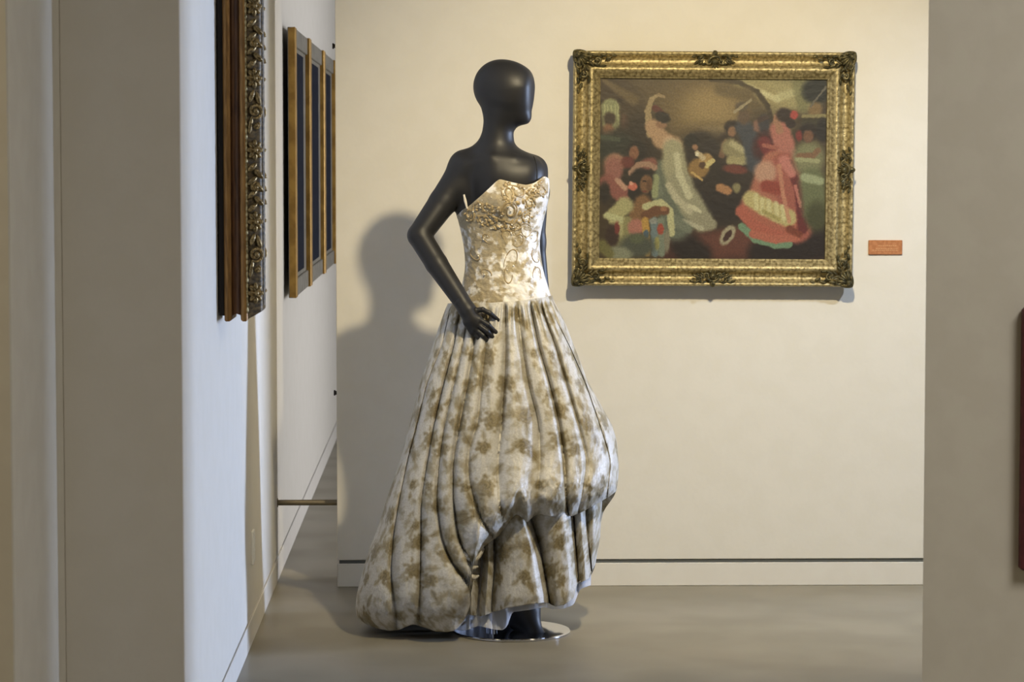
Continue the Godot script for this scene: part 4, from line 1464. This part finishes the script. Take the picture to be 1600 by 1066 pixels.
func small_things() -> void:
	# card beside the painting
	var a := at(1357.5, 375.5, 9.69)
	var b := at(1410, 398, 9.69)
	var cp := thing("wall_label", Vector3((a.x + b.x) / 2, (a.y + b.y) / 2, BZ), "small orange brown caption card on the wall right of the painting", "caption card")
	var m := MB.new()
	m.box(Vector3(0, 0, 0.004), Vector3(b.x - a.x, a.y - b.y, 0.008), 0.0015)
	obj("card", m.commit(), tri_mat(noise_tex(0.02, Color(0.66, 0.42, 0.25), Color(0.72, 0.48, 0.30), 51, 3), 0.5, 0.0, 6.0), cp)
	var ln := MB.new()
	var r := RandomNumberGenerator.new()
	r.seed = 4
	for row in [[0.006, 0.020, 0.038], [-0.004, 0.012, 0.05], [-0.010, 0.0, 0.05]]:
		var x: float = -0.055 + row[1] + 0.008
		while x < 0.045 - 0.4 * (0.06 - row[2]):
			var l := r.randf_range(0.003, 0.008)
			ln.box(Vector3(x + l / 2, row[0], 0.0083), Vector3(l, 0.0026, 0.0006))
			x += l + 0.002
	obj("print_line", ln.commit(), plain(Color(0.78, 0.60, 0.42), 0.6), cp)
	# low rail across the gap beside the partition
	var y := at(480, 785.5, 9.82).y
	var rt := thing("gap_rail", Vector3(-0.52, y, -9.82), "short round metal rail low across the gap left of the partition", "rail")
	var bar := MB.new()
	bar.tube(PackedVector3Array([Vector3(-0.11, 0, 0), Vector3(0.11, 0, 0)]), PackedFloat32Array([0.0105, 0.0105]), 20, Vector3.UP)
	obj("bar", bar.commit(), M.steel, rt)
	for s in [-1.0, 1.0]:
		var fl := MB.new()
		fl.lathe(Vector3(0.11 * s, 0, 0), PackedVector2Array([Vector2(0.0, -0.003), Vector2(0.016, -0.003), Vector2(0.016, 0.0), Vector2(0.0, 0.0)]), 20, Basis(Vector3.BACK, -PI / 2 * s))
		obj("flange", fl.commit(), M.steel, rt)
	# outlet on the left wall
	var oy := at(391, 857, 8.53).y
	var ot := thing("wall_outlet", Vector3(WX, oy, -8.56), "small white wall outlet low on the left wall under the gilded frame", "outlet")
	var pl := MB.new()
	pl.box(Vector3(0.004, 0, 0), Vector3(0.008, 0.105, 0.072), 0.002)
	obj("cover_plate", pl.commit(), M.white_plastic, ot)
	for s in [-1.0, 1.0]:
		var so := MB.new()
		so.box(Vector3(0.0085, 0.025 * s, 0), Vector3(0.003, 0.034, 0.034), 0.001)
		obj("socket", so.commit(), M.white_plastic, ot)
	# little dark pegs on the partition's end
	for q in [[522.5, 72, "upper"], [522.5, 614, "lower"]]:
		var p := at(523.5, q[1], 9.8)
		var pt := thing("wall_peg", Vector3(-0.41, p.y, -9.8), "tiny dark peg on the partition's left end, the %s one of two" % q[2], "peg")
		var pg := MB.new()
		pg.lathe(Vector3.ZERO, PackedVector2Array([Vector2(0.007, 0), Vector2(0.007, 0.008), Vector2(0.010, 0.009), Vector2(0.010, 0.014), Vector2(0, 0.014)]), 14, Basis(Vector3.BACK, PI / 2))
		obj("peg", pg.commit(), M.wood_dark, pt)
	# edge of a maroon hanging on the wall right of the opening
	var e := at(1594, 892, 6.37)
	var ht := thing("maroon_canvas", Vector3(e.x + 0.3, e.y + 0.31, -6.4), "maroon canvas on the grey wall right of the opening, mostly out of view", "canvas")
	var hm := MB.new()
	hm.box(Vector3(0, 0, 0.020), Vector3(0.6, 0.62, 0.036), 0.006)
	obj("canvas_face", hm.commit(), M.maroon, ht)

# ------------------------------------------------------------------ the painted picture: a dance in a tavern, laid down in brush strokes
const PW := 600
const PH := 482
var pr := PackedFloat32Array()
var wob := FastNoiseLite.new()

func dab(x: float, y: float, rx: float, ry: float, ang: float, col: Array, soft := 0.5, op := 1.0) -> void:
	stroke([[x, y]], maxf(rx, ry), maxf(rx, ry), col, soft, op, minf(rx, ry) / maxf(rx, ry), ang if rx >= ry else ang + 90.0)

# points in a 885 x 710 frame; squeeze < 1 flattens the round brush across the direction ang
func stroke(p: Array, r0: float, r1: float, col: Array, soft := 0.5, op := 1.0, squeeze := 1.0, ang := 0.0) -> void:
	var k := PW / 885.0
	var ca := cos(deg_to_rad(ang))
	var sa := sin(deg_to_rad(ang))
	var n := p.size()
	for s in maxi(1, n - 1):
		var ax: float = p[s][0] * k
		var ay: float = p[s][1] * k
		var bx: float = p[mini(s + 1, n - 1)][0] * k
		var by: float = p[mini(s + 1, n - 1)][1] * k
		var ra := lerpf(r0, r1, float(s) / maxi(1, n - 1)) * k
		var rb := lerpf(r0, r1, float(s + 1) / maxi(1, n - 1)) * k
		var big := maxf(ra, rb) * (1.0 + soft * 0.5) + 2.0
		var dx := bx - ax
		var dy := by - ay
		var dd := maxf(dx * dx + dy * dy, 1e-6)
		for y in range(maxi(0, int(minf(ay, by) - big)), mini(PH, int(maxf(ay, by) + big) + 1)):
			for x in range(maxi(0, int(minf(ax, bx) - big)), mini(PW, int(maxf(ax, bx) + big) + 1)):
				var wx := x + 2.2 * wob.get_noise_2d(x * 2.2, y * 2.2)
				var wy := y + 2.2 * wob.get_noise_2d(x * 2.2 + 500.0, y * 2.2)
				var t := clampf(((wx - ax) * dx + (wy - ay) * dy) / dd, 0.0, 1.0)
				var ex := wx - ax - dx * t
				var ey := wy - ay - dy * t
				var u := ex * ca + ey * sa
				var v := (-ex * sa + ey * ca) / squeeze
				var r := lerpf(ra, rb, t)
				var a := op * smoothstep(r * (1.0 + soft * 0.5), r * (1.0 - soft * 0.5) - 0.5, sqrt(u * u + v * v))
				if a <= 0.002:
					continue
				var i := (y * PW + x) * 3
				var g := 1.0 + 0.16 * wob.get_noise_2d(x * 5.0 + y * 1.5, y * 5.0 - x * 1.5)
				for c in 3:
					pr[i + c] = lerpf(pr[i + c], col[c] * g, a)

func painting_tex() -> ImageTexture:
	wob.seed = 3
	wob.frequency = 0.03
	wob.fractal_octaves = 3
	pr.resize(PW * PH * 3)
	for i in PW * PH:
		pr[i * 3] = 72
		pr[i * 3 + 1] = 54
		pr[i * 3 + 2] = 34
	# hall: warm haze, arch, bright wall beyond
	dab(300, 60, 240, 100, 0, [98, 76, 46], 1.4)
	dab(60, 60, 110, 60, 30, [66, 46, 28], 1.0)
	stroke([[15, 10], [130, 85]], 9, 22, [128, 104, 66], 1.2, 0.7)
	dab(440, 150, 170, 130, 0, [146, 117, 72], 1.5)
	dab(430, 110, 90, 70, 0, [166, 134, 86], 1.4)
	dab(445, 212, 70, 26, 0, [205, 172, 122], 1.1)
	stroke([[560, 15], [680, 60], [790, 60]], 45, 70, [172, 156, 106], 0.9)
	stroke([[620, 60], [680, 110], [700, 170]], 40, 50, [168, 148, 98], 1.0)
	stroke([[560, 22], [640, 58], [690, 80]], 10, 14, [222, 208, 160], 0.9, 0.8)
	stroke([[700, 70], [770, 45]], 18, 14, [208, 196, 148], 1.0, 0.7)
	stroke([[430, 2], [540, 14], [610, 50], [650, 105], [668, 160]], 9, 11, [70, 54, 32], 0.9)
	stroke([[470, 40], [570, 60], [630, 130]], 26, 22, [112, 90, 56], 1.2)
	stroke([[770, 20], [790, 110]], 26, 20, [120, 116, 74], 1.0, 0.7)
	dab(840, 45, 55, 52, 0, [24, 28, 25], 0.6)
	dab(838, 120, 26, 32, 20, [140, 106, 64], 0.7)
	stroke([[820, 105], [878, 30]], 4, 5, [110, 100, 90], 0.8)
	stroke([[790, 146], [885, 142]], 8, 8, [150, 134, 88], 0.6)
	stroke([[800, 170], [885, 168]], 18, 14, [62, 54, 34], 0.8)
	# window at the left
	stroke([[0, 92], [80, 88]], 9, 8, [50, 30, 22], 0.5)
	stroke([[40, 115], [44, 175]], 36, 34, [150, 152, 112], 0.4)
	for x in [18, 30, 44, 58, 70]:
		stroke([[x, 105], [x + 2, 180]], 3, 3, [186, 186, 138], 0.7, 0.8)
	dab(38, 160, 24, 26, 0, [60, 42, 30], 0.6)
	dab(34, 205, 22, 26, 0, [148, 94, 68], 0.7)
	dab(102, 188, 16, 44, -10, [126, 82, 70], 0.8)
	dab(150, 250, 90, 120, 20, [48, 34, 25], 0.9)
	dab(60, 270, 85, 60, 0, [38, 44, 40], 0.8)
	stroke([[10, 232], [70, 240]], 10, 10, [70, 80, 68], 0.9)
	dab(150, 430, 120, 140, 0, [44, 32, 26], 0.9)
	# the dark middle of the room and the floor
	dab(430, 330, 150, 130, 0, [48, 36, 28], 0.9)
	dab(480, 450, 130, 130, 0, [38, 27, 25], 0.8)
	dab(640, 330, 120, 180, 0, [52, 38, 32], 1.0)
	stroke([[320, 690], [600, 660], [860, 690]], 80, 70, [80, 38, 30], 0.6)
	stroke([[430, 660], [560, 640], [640, 690]], 55, 45, [112, 56, 44], 1.0)
	stroke([[330, 650], [380, 700]], 50, 60, [32, 18, 17], 0.8)
	stroke([[640, 690], [880, 640]], 60, 70, [36, 20, 18], 0.8)
	# dancer in white
	stroke([[250, 350], [260, 470], [300, 580]], 34, 60, [104, 110, 98], 0.7)
	stroke([[196, 220], [186, 130], [200, 82], [226, 64]], 15, 7, [172, 144, 108], 0.5)
	stroke([[226, 64], [248, 72]], 7, 5, [160, 130, 96], 0.6)
	stroke([[206, 190], [240, 240], [285, 262]], 30, 36, [194, 148, 116], 0.6)
	dab(240, 178, 22, 20, 0, [160, 112, 86], 0.5)
	stroke([[216, 118], [244, 142]], 13, 12, [104, 38, 34], 0.5)
	dab(244, 152, 30, 21, 25, [28, 22, 23], 0.5)
	stroke([[270, 250], [296, 260]], 24, 18, [214, 172, 144], 0.6)
	dab(290, 250, 9, 8, 0, [240, 214, 186], 0.8)
	stroke([[286, 280], [292, 340], [312, 410]], 42, 50, [172, 163, 132], 0.6)
	stroke([[312, 410], [360, 500], [404, 560]], 50, 42, [162, 154, 128], 0.6)
	stroke([[404, 560], [436, 572]], 40, 24, [158, 148, 124], 0.6)
	stroke([[300, 300], [312, 380], [350, 460]], 13, 15, [206, 196, 166], 0.8)
	stroke([[270, 420], [300, 470], [350, 520]], 13, 14, [198, 186, 160], 0.9, 0.9)
	stroke([[352, 500], [392, 520]], 9, 8, [210, 198, 168], 0.8)
	stroke([[330, 560], [400, 590]], 10, 10, [200, 190, 166], 0.9, 0.8)
	stroke([[296, 560], [350, 592]], 22, 16, [120, 124, 110], 0.8)
	stroke([[220, 400], [236, 450]], 16, 14, [118, 124, 110], 0.8)
	# guitarist
	stroke([[390, 260], [400, 330], [420, 400]], 54, 50, [42, 31, 25], 0.6)
	dab(357, 244, 28, 27, 0, [24, 22, 20], 0.4)
	dab(372, 268, 12, 13, 0, [164, 112, 84], 0.6)
	dab(432, 270, 36, 30, 0, [44, 34, 34], 0.7)
	dab(386, 352, 42, 40, -20, [158, 114, 58], 0.4)
	dab(414, 318, 28, 26, -20, [186, 142, 82], 0.5)
	stroke([[416, 340], [442, 322]], 12, 9, [216, 190, 124], 0.5)
	dab(400, 340, 13, 13, 0, [92, 56, 32], 0.5)
	stroke([[380, 292], [404, 312]], 11, 10, [206, 178, 142], 0.6)
	dab(380, 296, 8, 8, 0, [234, 220, 196], 0.6)
	stroke([[362, 370], [400, 398]], 5, 5, [210, 166, 96], 0.7)
	# seated woman in the middle
	stroke([[500, 250], [512, 300]], 40, 48, [58, 42, 34], 0.7)
	dab(514, 192, 30, 30, 0, [44, 30, 25], 0.5)
	dab(514, 206, 17, 21, 0, [152, 104, 76], 0.5)
	stroke([[490, 250], [476, 300]], 13, 12, [124, 84, 62], 0.7)
	stroke([[510, 270], [548, 300]], 36, 34, [150, 136, 98], 0.6)
	stroke([[515, 255], [560, 280]], 12, 14, [186, 172, 132], 0.8)
	stroke([[510, 320], [575, 322]], 17, 16, [172, 156, 110], 0.7)
	dab(530, 355, 50, 18, 5, [122, 52, 42], 0.6)
	stroke([[470, 428], [500, 440]], 17, 18, [186, 124, 80], 0.6)
	dab(535, 428, 16, 20, 0, [142, 128, 88], 0.7)
	# men in blue and the hat
	stroke([[560, 190], [600, 260], [610, 330]], 34, 40, [62, 66, 82], 0.6)
	dab(560, 150, 24, 30, 0, [102, 76, 60], 0.6)
	dab(552, 108, 26, 20, -10, [96, 78, 62], 0.6)
	stroke([[524, 130], [586, 82]], 6, 5, [168, 148, 118], 0.5)
	dab(618, 184, 22, 26, 0, [146, 98, 86], 0.6)
	dab(640, 178, 22, 40, 0, [56, 54, 66], 0.7)
	stroke([[622, 160], [650, 150]], 11, 10, [72, 48, 44], 0.7)
	dab(640, 260, 42, 56, 20, [76, 24, 30], 0.7)
	dab(660, 320, 30, 30, 0, [52, 30, 26], 0.8)
	# dancer in pink
	stroke([[700, 200], [720, 260], [730, 320]], 40, 38, [194, 108, 98], 0.5)
	dab(690, 158, 18, 24, 10, [172, 116, 88], 0.5)
	stroke([[694, 176], [700, 200]], 13, 16, [178, 118, 92], 0.6)
	dab(720, 142, 34, 29, 15, [48, 27, 23], 0.5)
	dab(742, 174, 20, 18, 0, [46, 26, 23], 0.5)
	dab(755, 140, 17, 17, 0, [196, 62, 58], 0.6)
	stroke([[640, 250], [668, 300], [690, 330]], 26, 20, [128, 36, 42], 0.6)
	stroke([[640, 260], [690, 270]], 9, 9, [180, 92, 80], 0.7)
	stroke([[680, 330], [660, 420], [640, 500]], 50, 76, [190, 104, 84], 0.4)
	stroke([[720, 340], [750, 450], [770, 580]], 52, 66, [178, 86, 74], 0.4)
	stroke([[600, 510], [660, 560], [760, 580]], 54, 46, [190, 96, 76], 0.5)
	dab(646, 365, 44, 44, 0, [204, 146, 124], 0.6)
	stroke([[650, 420], [690, 430]], 24, 26, [164, 58, 46], 0.6)
	stroke([[590, 470], [640, 500], [700, 530], [735, 545]], 32, 36, [200, 178, 116], 0.5)
	for q in [[610, 470], [634, 486], [660, 490], [690, 500], [716, 512]]:
		stroke([[q[0], q[1] - 12], [q[0] + 4, q[1] + 40]], 9, 8, [222, 206, 152], 0.8, 0.8)
	stroke([[640, 520], [700, 550]], 8, 8, [168, 150, 82], 0.8, 0.8)
	stroke([[552, 520], [600, 575], [680, 612], [740, 618]], 22, 20, [196, 92, 74], 0.6)
	stroke([[556, 580], [610, 630], [690, 652], [740, 650]], 15, 16, [116, 150, 118], 0.5)
	stroke([[600, 610], [690, 632], [770, 622]], 16, 16, [200, 100, 80], 0.6)
	stroke([[740, 330], [780, 440], [795, 590]], 16, 20, [118, 36, 38], 0.6)
	stroke([[720, 320], [750, 370]], 22, 18, [212, 118, 112], 0.7)
	stroke([[764, 420], [786, 500]], 7, 7, [206, 112, 104], 0.7)
	stroke([[700, 340], [716, 450], [742, 560]], 9, 8, [214, 136, 108], 0.8, 0.8)
	stroke([[745, 590], [780, 610]], 16, 14, [140, 58, 38], 0.8)
	# crowd at the right
	dab(815, 310, 62, 70, 0, [134, 130, 92], 0.7)
	stroke([[830, 400], [840, 520]], 52, 46, [110, 114, 76], 0.7)
	dab(850, 540, 44, 60, 0, [74, 74, 42], 0.8)
	dab(812, 208, 36, 36, 0, [38, 24, 20], 0.5)
	dab(812, 224, 21, 25, 0, [128, 80, 58], 0.5)
	dab(776, 222, 13, 22, 0, [140, 40, 38], 0.7)
	dab(868, 198, 26, 46, 0, [30, 22, 20], 0.6)
	stroke([[775, 300], [830, 300], [850, 280]], 11, 12, [140, 96, 66], 0.7)
	stroke([[770, 315], [850, 320]], 9, 9, [168, 164, 120], 0.8)
	stroke([[800, 385], [860, 400]], 18, 16, [164, 170, 132], 0.7)
	# crowd at the left
	dab(60, 330, 42, 36, 0, [178, 122, 104], 0.6)
	dab(55, 360, 36, 50, 0, [168, 98, 94], 0.6)
	dab(145, 285, 38, 40, 0, [28, 22, 22], 0.5)
	dab(134, 292, 20, 28, 0, [148, 90, 66], 0.5)
	dab(110, 330, 26, 24, 0, [122, 48, 46], 0.7)
	stroke([[180, 340], [205, 330]], 24, 20, [148, 82, 72], 0.7)
	stroke([[30, 410], [80, 450], [105, 450]], 32, 28, [158, 84, 80], 0.6)
	stroke([[70, 400], [100, 430]], 10, 11, [206, 150, 132], 0.8)
	dab(20, 450, 22, 40, 0, [36, 28, 28], 0.8)
	# woman in the foreground with a shawl
	stroke([[122, 372], [150, 340], [190, 336], [216, 352]], 12, 11, [176, 130, 112], 0.5)
	stroke([[218, 390], [216, 460]], 15, 13, [156, 160, 118], 0.7)
	dab(164, 398, 46, 44, 0, [26, 20, 21], 0.4)
	dab(134, 450, 22, 36, 0, [28, 20, 22], 0.5)
	dab(182, 415, 25, 37, 5, [134, 88, 58], 0.4)
	dab(192, 420, 9, 22, 0, [108, 68, 44], 0.7)
	stroke([[170, 405], [180, 404]], 4, 4, [48, 28, 22], 0.6)
	dab(176, 445, 8, 4, 0, [128, 54, 46], 0.7)
	dab(130, 425, 18, 17, 0, [222, 108, 92], 0.5)
	dab(124, 412, 9, 9, 0, [240, 160, 140], 0.7)
	stroke([[170, 490], [150, 540], [210, 520]], 34, 30, [142, 96, 60], 0.6)
	stroke([[100, 500], [60, 540], [90, 610]], 34, 26, [184, 174, 122], 0.6)
	stroke([[30, 540], [100, 560]], 14, 12, [200, 196, 148], 0.8)
	stroke([[50, 640], [110, 640], [112, 560]], 18, 18, [150, 140, 92], 0.7)
	dab(52, 620, 26, 46, 0, [58, 34, 28], 0.6)
	dab(70, 590, 10, 26, 0, [134, 48, 46], 0.7)
	stroke([[180, 505], [240, 486], [276, 520], [284, 610]], 14, 13, [200, 192, 144], 0.5)
	stroke([[180, 540], [220, 520], [258, 520]], 18, 17, [118, 68, 42], 0.5)
	dab(252, 512, 14, 11, 0, [164, 102, 70], 0.6)
	dab(144, 586, 32, 34, 0, [192, 114, 104], 0.5)
	stroke([[180, 560], [190, 690]], 15, 12, [202, 148, 62], 0.5)
	stroke([[214, 560], [220, 690]], 16, 14, [112, 130, 142], 0.6)
	stroke([[242, 560], [246, 690]], 14, 14, [128, 136, 122], 0.6)
	dab(240, 592, 13, 22, 0, [184, 68, 50], 0.6)
	dab(184, 612, 12, 15, 0, [74, 98, 128], 0.6)
	dab(212, 560, 16, 12, 0, [150, 150, 150], 0.7)
	dab(226, 650, 10, 26, 0, [172, 160, 84], 0.7)
	dab(266, 640, 12, 46, 0, [140, 130, 112], 0.7)
	dab(150, 660, 70, 46, 0, [78, 82, 74], 0.7)
	dab(80, 690, 50, 30, 10, [142, 142, 122], 0.7)
	stroke([[10, 660], [40, 690]], 26, 20, [120, 112, 62], 0.8)
	dab(148, 630, 28, 20, 0, [92, 98, 74], 0.7)
	# tambourine on the floor
	dab(502, 615, 44, 25, -58, [172, 156, 130], 0.35)
	dab(502, 617, 27, 11, -58, [72, 36, 31], 0.4)
	var data := PackedByteArray()
	data.resize(PW * PH * 3)
	for i in PW * PH:
		var g := 0.3 * pr[i * 3] + 0.59 * pr[i * 3 + 1] + 0.11 * pr[i * 3 + 2]
		for c in 3:
			data[i * 3 + c] = clampi(int(lerpf(pr[i * 3 + c], g, 0.2)), 0, 255)
	var im := Image.create_from_data(PW, PH, false, Image.FORMAT_RGB8, data)
	im.generate_mipmaps()
	return ImageTexture.create_from_image(im)
